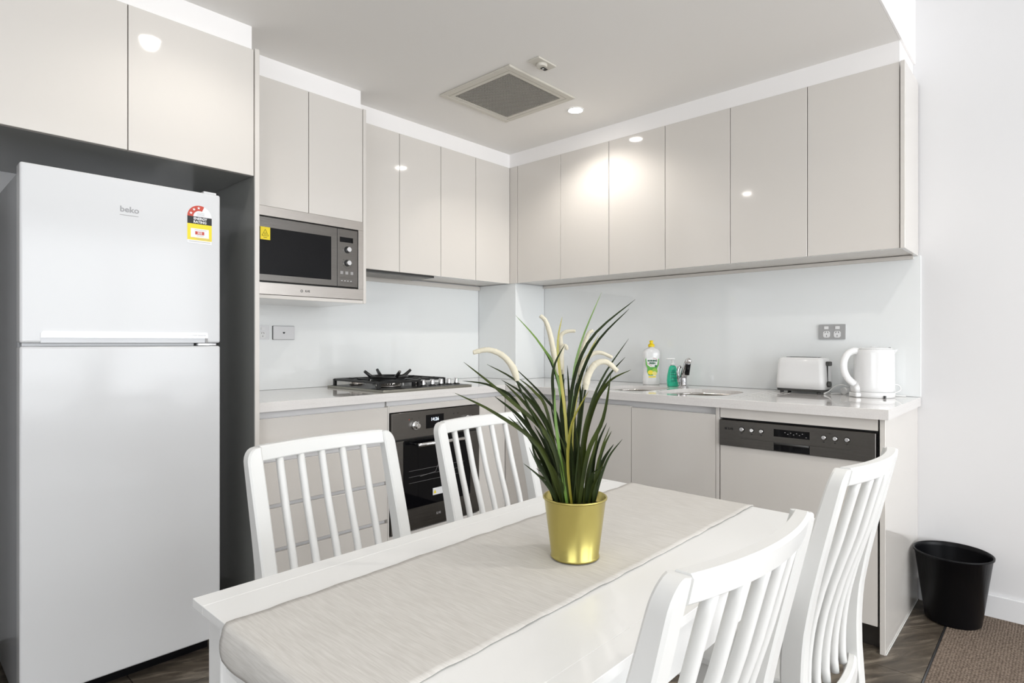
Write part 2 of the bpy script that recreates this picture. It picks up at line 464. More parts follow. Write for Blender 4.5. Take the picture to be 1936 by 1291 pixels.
# fridge surround
fc = thing('fridge_cabinet', 'beige gloss cabinet above the fridge with tall side panel, dark grey inside', 'cabinet', (-2.6, -0.33, 1.8))
obj('carcass', BX(-3.028, -2.152, -0.628, -0.0015, 1.803, 2.296), M_carc, fc)
obj('door', BX(-3.014, -2.582 - G, -0.65, -0.630, 1.800, 2.297, bev=0.001), M_door, fc)
obj('door', BX(-2.582 + G, -2.1525, -0.65, -0.630, 1.800, 2.297, bev=0.001), M_door, fc)
obj('side_panel', BX(-2.1495, -2.1315, -0.655, -0.001, 0.0, 2.302, bev=0.001), M_door, fc)
obj('inner_sheet', BX(-2.1520, -2.1496, -0.6525, -0.001, 0.001, 1.7995), M_darksheet, fc, label='dark grey-green sheet on the inner side of the fridge niche')  # added sheets make the niche side and underside darker than the carcass
obj('inner_sheet', BX(-3.0290, -2.1525, -0.6280, -0.001, 1.8000, 1.8025), M_darksheet, fc, label='dark grey-green sheet under the fridge cabinet')
obj('side_panel', BX(-3.046, -3.030, -0.655, -0.001, 0.0, 2.302, bev=0.001), M_door, fc)

# ------------------------------------------------------------------ base cabinets
ZK = 0.10
GB = 'handleless base cabinets'
def chan_y(t, x0, x1, z0, z1, y=-0.572):      # recessed finger pull on the hob run
    obj('finger_pull', BX(x0, x1, y - 0.004, y + 0.004, z0, z1), M_alu, t)
# drawers
dr = thing('drawer_cabinet', 'beige four-drawer base cabinet left of the oven', 'cabinet', (-1.8, -0.3, 0), GB)
obj('carcass', BX(-2.130, -1.4750, -0.566, -0.008, ZK, 0.860), M_carc, dr)
obj('side_panel', BX(-1.4825, -1.4745, -0.600, -0.567, ZK, 0.835, bev=0.0005), M_carc, dr)
obj('kickboard', BX(-2.130, -1.4750, -0.545, -0.535, 0.001, ZK - 0.002), M_kick, dr)
for a, b in ((0.669, 0.831), (0.475, 0.648), (0.290, 0.457), (ZK, 0.272)):
    obj('drawer_front', BX(-2.129, -1.4835, -0.600, -0.582, a, b, bev=0.0012), M_door, dr)
for a, b in ((0.831, 0.8605), (0.648, 0.669), (0.457, 0.475), (0.272, 0.290)):
    chan_y(dr, -2.129, -1.484, a - 0.004, b - 0.0005 if b > 0.85 else b + 0.004)
# oven housing
oh = thing('oven_cabinet', 'beige base cabinet around the built-in oven, with a slim rail above it', 'cabinet', (-1.18, -0.3, 0), GB)
obj('rail', BX(-1.4735, -0.8825, -0.600, -0.580, 0.8015, 0.833, bev=0.001), M_door, oh)
obj('finger_pull', BX(-1.4735, -0.6605, -0.576, -0.568, 0.829, 0.8605), M_alu, oh)
obj('carcass', BX(-1.4735, -1.4675, -0.566, -0.008, ZK, 0.86), M_carc, oh)
obj('carcass', BX(-0.8885, -0.8825, -0.566, -0.008, ZK, 0.86), M_carc, oh)
obj('lower_panel', BX(-1.4735, -0.8825, -0.600, -0.582, ZK, 0.200, bev=0.001), M_door, oh)
obj('kickboard', BX(-1.4735, -0.664, -0.545, -0.535, 0.001, ZK - 0.002), M_kick, oh)
# corner cabinet: narrow door on hob run and first sink-run door
cc = thing('corner_cabinet', 'beige base cabinet in the inner corner right of the oven', 'cabinet', (-0.5, -0.5, 0), GB)
obj('carcass', BX(-0.881, -0.008, -0.566, -0.008, ZK, 0.860), M_carc, cc)
obj('carcass', BX(-0.628, -0.008, -1.019, -0.568, ZK, 0.700), M_carc, cc)
obj('door', BX(-0.8815, -0.6615, -0.600, -0.582, ZK, 0.833, bev=0.001), M_door, cc)
obj('door', BX(-0.660, -0.642, -1.0195, -0.601, ZK, 0.833, bev=0.001), M_door, cc)
obj('finger_pull', BX(-0.636, -0.630, -1.0200, -0.570, 0.829, 0.8605), M_alu, cc)
obj('kickboard', BX(-0.605, -0.595, -1.0195, -0.546, 0.001, ZK - 0.002), M_kick, cc)
# sink cabinet
sc_ = thing('sink_cabinet', 'beige gloss two-door base cabinet below the sink bowls', 'cabinet', (-0.4, -1.45, 0), GB)
bm = bmesh.new()
box(bm, -0.628, -0.008, -1.040, -1.0215, ZK, 0.860); box(bm, -0.628, -0.008, -1.888, -1.874, ZK, 0.860)
box(bm, -0.628, -0.008, -1.873, -1.041, ZK, ZK + 0.016)
obj('carcass', bm, M_carc, sc_)
obj('door', BX(-0.660, -0.642, -1.4445, -1.0215, ZK, 0.833, bev=0.001), M_door, sc_)
obj('door', BX(-0.660, -0.642, -1.8715, -1.4475, ZK, 0.828, bev=0.001), M_door, sc_)
obj('finger_pull', BX(-0.636, -0.630, -1.873, -1.0210, 0.824, 0.8605), M_alu, sc_)
obj('filler_panel', BX(-0.661, -0.642, -1.8895, -1.8735, ZK, 0.8605, bev=0.001), M_door, sc_)
obj('kickboard', BX(-0.605, -0.595, -1.889, -1.0205, 0.001, ZK - 0.002), M_kick, sc_)
# end panel of the run
ep = thing('end_panel', 'cream gloss floor-to-worktop end panel right of the dishwasher', 'panel', (-0.33, -2.505, 0))
obj('panel', BX(-0.664, -0.001, -2.5145, -2.4965, 0.0, 0.8605, bev=0.001), M_door, ep)
obj('edge_strip', BX(-0.66, -0.0155, -2.5175, -2.5155, 0.0005, 0.004), M_wmatt, ep)

# ------------------------------------------------------------------ worktop with sink cut-outs
wt = thing('worktop', 'pale grey-beige stone L-shaped worktop running along both walls', 'worktop', (-0.9, -0.5, 0.8615))
out = [(-2.1305, -0.0065), (-0.302, -0.0065), (-0.302, -0.3550), (-0.0065, -0.3550), (-0.0065, -2.5270), (-0.680, -2.5270), (-0.680, -0.623), (-2.1305, -0.623)]
bm = bmesh.new()
prism(bm, out, lambda u, v, h: (u, v, h), 0.880, 0.900)
bmesh.ops.bevel(bm, geom=[e for e in bm.edges if min(e.verts[0].co.z, e.verts[1].co.z) > 0.899], offset=0.0012, segments=1, affect='EDGES')
slab = obj('slab', bm, M_stone, wt)
SINKS = [(-0.590, -0.215, -1.855, -1.505, 0.115), (-0.590, -0.235, -1.465, -1.150, 0.10)]
cut = []
for x0, x1, y0, y1, r in SINKS:
    bm = bmesh.new(); prism(bm, rrect(x0, x1, y0, y1, r, 10), lambda u, v, h: (u, v, h), 0.80, 0.95)
    cut.append(obj('cutter', bm, M_stone))
for i in range(5):   # draining grooves right of the bowls
    yy = -1.905 - i * 0.030
    bm = bmesh.new(); tube(bm, [(-0.56, yy, 0.9015), (-0.12, yy, 0.9015)], 0.0032, 8)
    cut.append(obj('cutter', bm, M_stone))
boolean_cut(slab, cut)
bm = bmesh.new()
box(bm, -2.1305, -0.680, -0.623, -0.603, 0.8615, 0.8799); box(bm, -0.680, -0.660, -2.527, -0.6231, 0.8615, 0.8799); box(bm, -0.6599, -0.0065, -2.527, -2.5175, 0.8615, 0.8799)
obj('front_edge', bm, M_stone, wt)
obj('joint', BX(-0.6815, -0.6805, -0.6235, -0.6225, 0.862, 0.9), M_gplast, wt)

GS = 'undermount sink bowls'
for (x0, x1, y0, y1, r), lab in zip(SINKS, ('larger round-cornered steel sink bowl on the right, below the tap', 'smaller steel sink bowl on the left, behind the grass plant')):
    t = thing('sink_bowl', lab, 'sink', ((x0 + x1) / 2, (y0 + y1) / 2, 0.72), GS)
    bm = bmesh.new(); levels = [(0.006, 0.8795, 0), (-0.001, 0.8795, 0), (-0.001, 0.875, 0), (-0.004, 0.80, 0), (-0.012, 0.735, 0), (-0.03, 0.722, 0)]
    rings = []
    for d, z, _ in levels:
        rings.append([bm.verts.new((u, v, z)) for u, v in rrect(x0 - d, x1 + d, y0 - d, y1 + d, r + d * 0.5, 8)])
    for a, b in zip(rings, rings[1:]):
        n = len(a)
        for k in range(n):
            f = bm.faces.new((a[k], b[k], b[(k + 1) % n], a[(k + 1) % n])); f.smooth = True
    bm.faces.new(rings[-1])
    obj('bowl', bm, M_bowl, t)
    bm = bmesh.new(); lathe(bm, [(0.040, 0), (0.040, 0.003), (0.030, 0.004), (0.012, 0.002)], ((x0 + x1) / 2, (y0 + y1) / 2, 0.7222), 24)
    obj('drain', bm, M_chrome, t)

# tap
tp = thing('mixer_tap', 'chrome mixer tap standing behind the sink bowls, beside the green soap', 'tap', (-0.175, -1.475, 0.9))
T = Vector((-0.175, -1.475, 0.9))
CL = Vector((-0.68, 0.733, 0)); CF = Vector((-0.733, -0.68, 0))
bm = bmesh.new(); lathe(bm, [(0.029, 0), (0.029, 0.005), (0.024, 0.010), (0.021, 0.016), (0.020, 0.05), (0.018, 0.060)], T, 28)
obj('body', bm, M_tapmetal, tp)
bm = bmesh.new()
tube(bm, [T + p for p in (Vector((0, 0, 0.05)), CF * 0.010 - CL * 0.006 + Vector((0, 0, 0.085)), CF * 0.030 - CL * 0.012 + Vector((0, 0, 0.125)), CF * 0.045 - CL * 0.016 + Vector((0, 0, 0.146)))], [0.019, 0.0185, 0.018, 0.017], 18)
obj('spout', bm, M_tapmetal, tp)
bm = bmesh.new(); cc0 = T + CF * 0.047 - CL * 0.017 + Vector((0, 0, 0.144))
lathe(bm, [(0.004, -0.016), (0.013, -0.012), (0.0175, -0.002), (0.0165, 0.006), (0.011, 0.014), (0.003, 0.017)], cc0, 20)
obj('spout_end', bm, M_chrome, tp)
bm = bmesh.new(); q0 = T + CF * 0.038 - CL * 0.009
tube(bm, [q0 + Vector((0, 0, 0.070)), q0 + CF * 0.010 - CL * 0.004 + Vector((0, 0, 0.128))], [0.0125, 0.0135], 14)
obj('dark_spout_reflection', bm, M_bplast, tp)  # black piece put in as the dark reflection on the spout underside
bm = bmesh.new()
tube(bm, [T + p for p in (CL * 0.012 + Vector((0, 0, 0.112)), CL * 0.024 + Vector((0, 0, 0.108)), CL * 0.029 + Vector((0, 0, 0.085)), CL * 0.026 + Vector((0, 0, 0.035)), CL * 0.018 + Vector((0, 0, 0.020)))], [0.008, 0.0085, 0.008, 0.007, 0.005], 12)
obj('lever', bm, M_tapmetal, tp)

# ------------------------------------------------------------------ hob
hb = thing('gas_hob', 'black gas hob with steel edge and cast-iron trivets set in the worktop', 'hob', (-1.2, -0.32, 0.9))
HX0, HX1, HY0, HY1 = -1.497, -0.911, -0.583, -0.068
obj('steel_tray', BX(HX0, HX1, HY0, HY1, 0.9003, 0.911, bev=0.001), M_hobsteel, hb)
obj('black_surface', BX(HX0 + 0.012, HX1 - 0.012, HY0 + 0.010, HY1 - 0.012, 0.9105, 0.9122), M_black, hb)
BUR = [(-1.335, -0.395, 0.062), (-1.375, -0.155, 0.034), (-1.090, -0.160, 0.036), (-1.090, -0.350, 0.030)]
for bx, by, r in BUR:
    bm = bmesh.new()
    lathe(bm, [(r * 0.75, 0), (r * 1.05, 0.002), (r * 1.05, 0.008), (r, 0.010), (r, 0.022), (r * 0.9, 0.024)], (bx, by, 0.9120), 32)
    for k in range(int(r * 500)):
        a = 2 * PI * k / int(r * 500)
        box(bm, r * 0.97, r * 1.03, -0.0012, 0.0012, 0.014, 0.021, mtx=Matrix.Translation((bx, by, 0.912)) @ Matrix.Rotation(a, 4, 'Z'))
    b = obj('burner', bm, M_steel, hb)
    bm = bmesh.new(); lathe(bm, [(r * 0.85, 0.0245), (r * 0.88, 0.028), (r * 0.80, 0.032), (r * 0.3, 0.0335)], (bx, by, 0.912), 28)
    obj('burner_cap', bm, M_black, b)
    bm = bmesh.new(); cyl(bm, (bx + r * 1.25, by - r * 0.4, 0.9125), (bx + r * 1.25, by - r * 0.4, 0.932), 0.004, 10)
    obj('igniter', bm, M_wmatt, b)
def trivet(x0, x1, y0, y1, cs):
    bm = bmesh.new(); h = 0.037; w_ = 0.0055; zt_ = 0.912 + h
    for x in (x0, x1): box(bm, x - w_, x + w_, y0, y1, zt_ - 0.012, zt_, bev=0.001)
    for y in (y0, y1): box(bm, x0, x1, y - w_, y + w_, zt_ - 0.012, zt_, bev=0.001)
    for x in (x0, x1):
        for y in (y0, y1): box(bm, x - 0.008, x + 0.008, y - 0.008, y + 0.008, 0.9125, zt_ - 0.002, bev=0.001)
    for cx, cy, r in cs:
        for a in range(4):
            m_ = Matrix.Translation((cx, cy, 0)) @ Matrix.Rotation(a * PI / 2, 4, 'Z')
            d = {0: x1 - cx, 1: y1 - cy, 2: cx - x0, 3: cy - y0}[a]
            box(bm, r * 0.45, min(d, r * 2.6 + 0.04), -0.005, 0.005, zt_ - 0.010, zt_ + 0.001, bev=0.001, mtx=m_)
    return bm
obj('trivet', trivet(-1.465, -1.215, -0.500, -0.090, [(-1.375, -0.155, 0.034)]), M_black, hb)
obj('trivet', trivet(-1.195, -0.985, -0.430, -0.090, [(-1.090, -0.160, 0.036), (-1.090, -0.350, 0.030)]), M_black, hb)
# wok ring with raised prongs
bm = bmesh.new(); wc = Vector((-1.335, -0.395, 0))
pts = [wc + Vector((0.098 * math.cos(2 * PI * k / 40), 0.098 * math.sin(2 * PI * k / 40), 0.9655)) for k in range(41)]
tube(bm, pts, 0.0065, 8, caps=False)
pts = [wc + Vector((0.080 * math.cos(2 * PI * k / 40), 0.080 * math.sin(2 * PI * k / 40), 0.950)) for k in range(41)]
tube(bm, pts, 0.010, 8, caps=False)
for k in range(4):
    a = PI / 2 * k - 0.16
    dv = Vector((math.cos(a), math.sin(a), 0))
    tube(bm, [wc + dv * 0.055 + Vector((0, 0, 0.956)), wc + dv * 0.098 + Vector((0, 0, 0.970)), wc + dv * 0.132 + Vector((0, 0, 0.997))], [0.007, 0.010, 0.0075], 8)
obj('wok_ring', bm, M_black, hb)
for i, kx in enumerate((-0.950, -1.005, -1.062, -1.123, -1.185)):
    y = -0.498
    bm = bmesh.new(); lathe(bm, [(0.021, 0), (0.021, 0.003), (0.015, 0.004)], (kx, y, 0.9122), 24)
    k_ = obj('knob_base', bm, M_black, hb)
    bm = bmesh.new(); lathe(bm, [(0.0145, 0.004), (0.0125, 0.010), (0.0120, 0.030), (0.0105, 0.033)], (kx, y, 0.9122), 24)
    box(bm, kx - 0.0022, kx + 0.0022, y - 0.0155, y + 0.0155, 0.930, 0.9465, bev=0.0008)
    obj('knob', bm, M_chrome, k_)

# ------------------------------------------------------------------ microwave
mw = thing('microwave_oven', 'built-in steel microwave with black window and two chrome dials', 'microwave', (-1.82, -0.3, 1.353))
bm = bmesh.new(); yf = -0.4525
FX0, FX1, FZ0, FZ1 = -2.111, -1.5245, 1.3535, 1.7365
IX0, IX1, IZ0, IZ1 = -2.082, -1.5510, 1.405, 1.6945
box(bm, FX0, FX1, yf, -0.4285, IZ1, FZ1, bev=0.0008); box(bm, FX0, FX1, yf, -0.4285, FZ0, IZ0, bev=0.0008)
box(bm, FX0, IX0, yf, -0.4285, IZ0, IZ1, bev=0.0008); box(bm, IX1, FX1, yf, -0.4285, IZ0, IZ1, bev=0.0008)
obj('frame', bm, M_steel, mw)
obj('body', BX(-2.105, -1.535, -0.4275, -0.05, 1.358, 1.735), M_gplast, mw)
bm = bmesh.new(); prism(bm, rrect(IX0, IX1, IZ0, IZ1, 0.006, 4), lambda u, v, h: (u, h, v), -0.436, -0.430)
obj('recess', bm, M_black, mw)
dz0, dz1 = IZ0 + 0.006, IZ1 - 0.006
dor = obj('door', BX(IX0 + 0.006, -1.6690, -0.4560, -0.4365, dz0, dz1, bev=0.0015), M_dsteel, mw)
obj('window', BX(-2.060, -1.7010, -0.4568, -0.4550, 1.4395, 1.6435, bev=0.0004), M_bglass, dor)
obj('control_panel', BX(-1.6670, IX1 - 0.006, -0.4560, -0.4365, dz0, dz1, bev=0.002), M_dsteel, mw)
obj('display', BX(-1.6555, -1.5835, -0.4566, -0.4555, 1.6255, 1.6495), M_bglass, mw)
for zz in (1.5905, 1.5265):
    kb = bmesh.new(); lathe(kb, [(0.0125, 0), (0.012, 0.016), (0.0108, 0.018)], mtx=Matrix.Translation((-1.6135, -0.4562, zz)) @ Matrix.Rotation(PI / 2, 4, 'X'), n=28)
    kn = obj('dial', kb, M_chrome, mw)
    kb = bmesh.new(); lathe(kb, [(0.0165, 0), (0.0165, 0.0012)], mtx=Matrix.Translation((-1.6150, -0.4560, zz)) @ Matrix.Rotation(PI / 2, 4, 'X'), n=28)
    obj('dial_ring', kb, M_black, kn)
bm = bmesh.new()
for k in range(16):
    a = PI * (-0.20 + 1.40 * k / 15)
    m_ = Matrix.Translation((-1.6140, -0.4562, 1.5265)) @ Matrix.Rotation(-a, 4, 'Y')
    if 2 < k < 13 or k % 2 == 0: box(bm, -0.029, -0.0215, -0.0002, 0.0002, -0.0006, 0.0006, mtx=m_)
obj('dial_marks', bm, M_ink, mw)
bm = bmesh.new()
for i, x in enumerate((-1.645, -1.618, -1.590)):
    box(bm, x - 0.0075, x + 0.0075, -0.4563, -0.4558, 1.4715, 1.4860)
obj('button_symbols', bm, M_grey, mw)
bm = bmesh.new()
for i in range(4): box(bm, -1.648 + i * 0.0165, -1.641 + i * 0.0165, -0.4563, -0.4558, 1.4385, 1.4415)
obj('button_marks', bm, M_lgrey, mw)
bm = bmesh.new()
for z in (1.453, 1.431): box(bm, -1.657, -1.582, -0.4562, -0.4558, z, z + 0.0006)
obj('button_line', bm, M_ink, mw)
st = obj('sticker', BX(-2.0395, -1.9960, -0.4574, -0.4566, 1.5890, 1.6440), M_yell, mw, label='yellow warning sticker with a hot-surface triangle')
bm = bmesh.new()
for a, b in (((-2.0325, 1.6055), (-2.0035, 1.6055)), ((-2.0035, 1.6055), (-2.0180, 1.6340)), ((-2.0180, 1.6340), (-2.0325, 1.6055))):
    cyl(bm, (a[0], -0.4575, a[1]), (b[0], -0.4575, b[1]), 0.0007, 6)
for x in (-2.0225, -2.0180, -2.0135):
    tube(bm, [(x, -0.4575, 1.6085), (x + 0.0016, -0.4575, 1.6125), (x - 0.0012, -0.4575, 1.6165), (x, -0.4575, 1.6205)], 0.0006, 5)
box(bm, -2.026, -2.010, -0.4577, -0.4574, 1.598, 1.5995)
obj('warning_symbol', bm, M_ink, st)
text('lettering', 'ILVE', 0.0125, (-1.819, yf - 0.0002, 1.3775), 0, M_ink, mw, bold=0.0003)
bm = bmesh.new(); tube(bm, [(-1.8475 + 0.0055 * math.cos(a), yf - 0.0003, 1.3775 + 0.0055 * math.sin(a)) for a in [2 * PI * k / 20 for k in range(21)]], 0.0009, 5, caps=False)
box(bm, -1.8483, -1.8467, yf - 0.0006, yf, 1.3742, 1.3808)
obj('emblem', bm, M_ink, mw)

# ------------------------------------------------------------------ oven
ov = thing('built_in_oven', 'dark steel built-in oven under the hob with a bar handle', 'oven', (-1.178, -0.3, 0.2))
OX0, OX1 = -1.4700, -0.8850
obj('body', BX(OX0 + 0.005, OX1 - 0.005, -0.595, -0.06, 0.205, 0.795), M_gplast, ov)
obj('control_panel', BX(OX0, OX1, -0.618, -0.596, 0.6680, 0.7975, bev=0.001), M_dsteel, ov)
obj('display', BX(-1.262, -1.145, -0.6188, -0.6178, 0.7060, 0.7745), M_bglass, ov)
text('clock_digits', '14:26', 0.024, (-1.205, -0.6190, 0.750), 0, M_digit, ov)
def oven_knob(x, z):
    bm = bmesh.new(); mm = Matrix.Translation((x, -0.6182, z)) @ Matrix.Rotation(PI / 2, 4, 'X')
    lathe(bm, [(0.0225, 0), (0.0225, 0.006), (0.019, 0.008), (0.0135, 0.009), (0.0130, 0.026), (0.0115, 0.028)], mtx=mm, n=28)
    box(bm, x - 0.0015, x + 0.0015, -0.645, -0.627, z + 0.002, z + 0.024, bev=0.0005)
    obj('knob', bm, M_chrome, ov)
oven_knob(-1.3300, 0.7290); 
oven_knob(-0.975, 0.7290)
bm = bmesh.new()
for x in (-1.350, -1.308): box(bm, x - 0.0015, x + 0.0015, -0.6186, -0.6180, 0.7630, 0.7660)
for x in (-1.075, -1.045): box(bm, x - 0.003, x + 0.003, -0.6186, -0.6180, 0.7640, 0.7690)
obj('printed_symbols', bm, M_ink, ov)
bm = bmesh.new()
box(bm, -1.3710, -1.3660, -0.6186, -0.6180, 0.7600, 0.7640)
obj('red_mark', bm, M_red, ov)
od = obj('door', BX(OX0, OX1, -0.616, -0.596, 0.2100, 0.6600, bev=0.0015), M_dsteel, ov)
bm = bmesh.new(); prism(bm, rrect(-1.4020, -0.9550, 0.3180, 0.6595, 0.010, 5), lambda u, v, h: (u, h, v), -0.6180, -0.6150)
obj('window', bm, M_bglass, od)
bm = bmesh.new()
for i in range(3): cyl(bm, (-1.37, -0.6181, 0.505 - i * 0.03), (-1.0, -0.6181, 0.505 - i * 0.03), 0.0005, 5)
tube(bm, [(-1.30, -0.6181, 0.47), (-1.20, -0.6181, 0.48), (-1.17, -0.6181, 0.54)], 0.0006, 5)
obj('oven_racks', bm, M_grey, od)
bm = bmesh.new(); cyl(bm, (-1.352, -0.664, 0.6370), (-1.005, -0.664, 0.6370), 0.0095, 16)
for x in (-1.335, -1.022): cyl(bm, (x, -0.664, 0.637), (x, -0.617, 0.637), 0.006, 12)
obj('handle', bm, M_chrome, od)
st = obj('sticker', BX(-1.2180, -1.1500, -0.6188, -0.6181, 0.3600, 0.3960), M_paper, od, label='small white warning sticker with yellow triangle')
bm = bmesh.new(); prism(bm, [(-1.2130, 0.3680), (-1.1960, 0.3680), (-1.2045, 0.3880)], lambda u, v, h: (u, h, v), -0.6192, -0.6187)
obj('warning_triangle', bm, M_yell, ov)
text('lettering', 'ILVE', 0.016, (-1.178, -0.6164, 0.262), 0, M_grey, ov, bold=0.0003)

# ------------------------------------------------------------------ dishwasher
dw = thing('dishwasher', 'semi-integrated dishwasher with dark steel control strip and beige door panel', 'dishwasher', (-0.35, -2.19, 0))
DY0, DY1 = -2.4885, -1.8945
obj('body', BX(-0.640, -0.03, DY0, DY1, 0.095, 0.820), M_black, dw)
obj('fascia_rail', BX(-0.662, -0.644, -2.4905, -1.8935, 0.8175, 0.8605, bev=0.001), M_door, dw)
obj('control_panel', BX(-0.674, -0.642, DY0 + 0.0025, DY1 - 0.0005, 0.7010, 0.8095, bev=0.0015), M_dsteel, dw)
obj('door_panel', BX(-0.662, -0.642, DY0 - 0.0005, DY1 + 0.0005, 0.0970, 0.6985, bev=0.001), M_door, dw)
obj('kickboard', BX(-0.607, -0.600, -2.4955, -1.8905, 0.001, 0.088), M_kick, dw)
xq = -0.6745
obj('display', BX(xq - 0.0004, xq + 0.001, -2.2600, -2.1240, 0.7610, 0.7905), M_bglass, dw)
obj('grip_recess', BX(xq - 0.0004, xq + 0.001, -2.2600, -2.1240, 0.7035, 0.7350), M_bglass, dw)
bm = bmesh.new(); tube(bm, [(xq - 0.001, -2.258, 0.7325), (xq - 0.001, -2.128, 0.7325)], [0.0045, 0.0045], 10)
obj('grip_bar', bm, M_gplast, dw)
for y, r in ((-1.993, 0.0095), (-2.035, 0.008), (-2.074, 0.008), (-2.311, 0.0085), (-2.351, 0.0085), (-2.392, 0.0085)):
    mm = Matrix.Translation((xq, y, 0.7755)) @ Matrix.Rotation(-PI / 2, 4, 'Y')
    bm = bmesh.new(); lathe(bm, [(r, 0), (r, 0.004), (r * 0.8, 0.006)], mtx=mm, n=20)
    b = obj('button', bm, M_chrome, dw)
    bm = bmesh.new(); lathe(bm, [(r * 1.25, 0), (r * 1.25, 0.0006)], mtx=mm, n=20)
    obj('button_rim', bm, M_black, b)
bm = bmesh.new()
for y in (-1.993, -2.035, -2.074, -2.311, -2.351, -2.392): box(bm, xq - 0.0002, xq + 0.0005, y - 0.003, y + 0.003, 0.7570, 0.7600)
obj('button_symbols', bm, M_ink, dw)
bm = bmesh.new()
box(bm, xq - 0.0002, xq + 0.0005, -2.1235, -1.985, 0.7380, 0.7387); box(bm, xq - 0.0002, xq + 0.0005, -2.405, -2.2605, 0.7380, 0.7387)
box(bm, xq - 0.0002, xq + 0.0005, -2.1245, -2.1238, 0.7010, 0.7385); box(bm, xq - 0.0002, xq + 0.0005, -2.2608, -2.2601, 0.7010, 0.7385)
box(bm, xq - 0.0002, xq + 0.0005, -2.345, -2.320, 0.7925, 0.7930); box(bm, xq - 0.0002, xq + 0.0005, -2.334, -2.331, 0.7912, 0.7942)
obj('printed_lines', bm, M_ink, dw)
bm = bmesh.new()
for i in range(7): box(bm, xq - 0.0008, xq, -2.170 - i * 0.011, -2.166 - i * 0.011, 0.779 - (i % 2) * 0.006, 0.7815 - (i % 2) * 0.006)
box(bm, xq - 0.0008, xq, -2.250, -2.246, 0.767, 0.769)
obj('display_marks', bm, M_grey, dw)
text('lettering', 'ILVE', 0.012, (xq - 0.0002, -1.945, 0.7740), -PI / 2, M_ink, dw, bold=0.0004)
bm = bmesh.new(); box(bm, xq - 0.0004, xq, -1.9285, -1.9200, 0.7695, 0.7785)
obj('emblem', bm, M_ink, dw)

# ------------------------------------------------------------------ fridge
fr = thing('refrigerator', 'white top-mount fridge freezer standing left in its cabinet niche', 'fridge', (-2.587, -0.35, 0))
RX0, RX1 = -2.876, -2.298
obj('body', BX(RX0 + 0.004, RX1 - 0.004, -0.636, -0.05, 0.028, 1.668, bev=0.004), M_fside, fr)
ud = obj('freezer_door', BX(RX0, RX1, -0.700, -0.642, 1.1420, 1.6870, bev=0.007, seg=3), M_fridge, fr)
ld = obj('fridge_door', BX(RX0, RX1, -0.700, -0.642, 0.0560, 1.1310, bev=0.007, seg=3), M_fridge, fr)
bm = BX(RX0 + 0.012, RX1 - 0.012, -0.641, -0.637, 0.070, 1.125)
box(bm, RX0 + 0.012, RX1 - 0.012, -0.641, -0.637, 1.150, 1.675)
obj('door_seal', bm, M_lgrey, fr)
obj('kick_plate', BX(RX0 + 0.02, RX1 - 0.02, -0.630, -0.610, 0.0, 0.027), M_bplast, fr)
obj('hinge_cover', BX(RX1 - 0.055, RX1 - 0.010, -0.690, -0.625, 1.6872, 1.6960, bev=0.003, seg=2), M_fridge, fr)
bm = BX(RX1 - 0.075, RX1 - 0.012, -0.694, -0.640, 1.1325, 1.1405, bev=0.001)
obj('centre_hinge', bm, M_chrome, fr)
obj('door_gap_strip', BX(RX0 + 0.01, RX1 - 0.08, -0.665, -0.642, 1.1315, 1.1415), M_lgrey, fr)  # light grey strip filling the gap between the two doors
# inset grip with bright trim along the bottom of the freezer door
prof = [(-2.826, 1.1585), (-2.826, 1.172), (-2.821, 1.178), (-2.348, 1.178), (-2.343, 1.1755), (-2.343, 1.1585)]
bm = bmesh.new(); prism(bm, prof, lambda u, v, h: (u, h, v), -0.7040, -0.6990)
obj('handle_trim', bm, mat('bright_satin_trim', (0.78, 0.78, 0.79), 0.2, metal=0.2), ud)
obj('grip_recess', BX(-2.826, -2.352, -0.7006, -0.699, 1.1425, 1.1583), mat('grip_grey', (0.60, 0.61, 0.63), 0.2), ud)
obj('grip_end', BX(-2.351, -2.343, -0.7025, -0.699, 1.1425, 1.1583), M_grey, ud)
text('lettering', 'ProSmart Inverter', 0.0085, (-2.380, -0.7042, 1.1690), 0, M_grey, ud)
text('lettering', 'beko', 0.0265, (-2.590, -0.7003, 1.5860), 0, mat('silver_lettering', (0.36, 0.36, 0.37), 0.5), ud, sx=1.06, bold=0.0006, label='silver brand lettering')
obj('logo_underline', BX(-2.618, -2.564, -0.7006, -0.700, 1.5665, 1.5682), M_grey, ud)
# energy rating label
ex0, ex1, ey = -2.4115, -2.3290, -0.7003
def flat(outl, h0, h1, m, name, parent, label=None):
    b = bmesh.new(); prism(b, outl, lambda u, v, h: (u, h, v), h0, h1); return obj(name, b, m, parent, label=label)
zb_, zm, zk, zs = 1.5000, 1.5120, 1.5700, 1.5965
cx_ = (ex0 + ex1) / 2; R_ = (ex1 - ex0) / 2
lab = flat([(ex0, zb_), (ex1, zb_), (ex1, zs)] + [(cx_ + R_ * math.cos(a), zs + R_ * 0.98 * math.sin(a)) for a in [PI * k / 24 for k in range(1, 24)]] + [(ex0, zs)], ey - 0.0004, ey + 0.0002, M_paper, 'energy_label', fr, 'energy rating label with red arc, black band and yellow base')
h0, h1 = ey - 0.0008, ey - 0.0004
flat([(ex0, zk), (ex1, zk), (ex1, zs), (ex0, zs)], h0, h1, M_ink, 'black_band', lab)
flat([(ex0, zm), (ex1, zm), (ex1, zk), (ex0, zk)], h0, h1, M_yell, 'yellow_panel', lab)
arc = [PI - (PI * 0.62) * k / 20 for k in range(21)]
ri = R_ * 0.52
flat([(cx_ + R_ * math.cos(a), zs + R_ * 0.98 * math.sin(a)) for a in arc] + [(cx_ + ri * math.cos(a), zs + ri * math.sin(a)) for a in arc[::-1]], h0, h1, M_red, 'red_arc', lab)
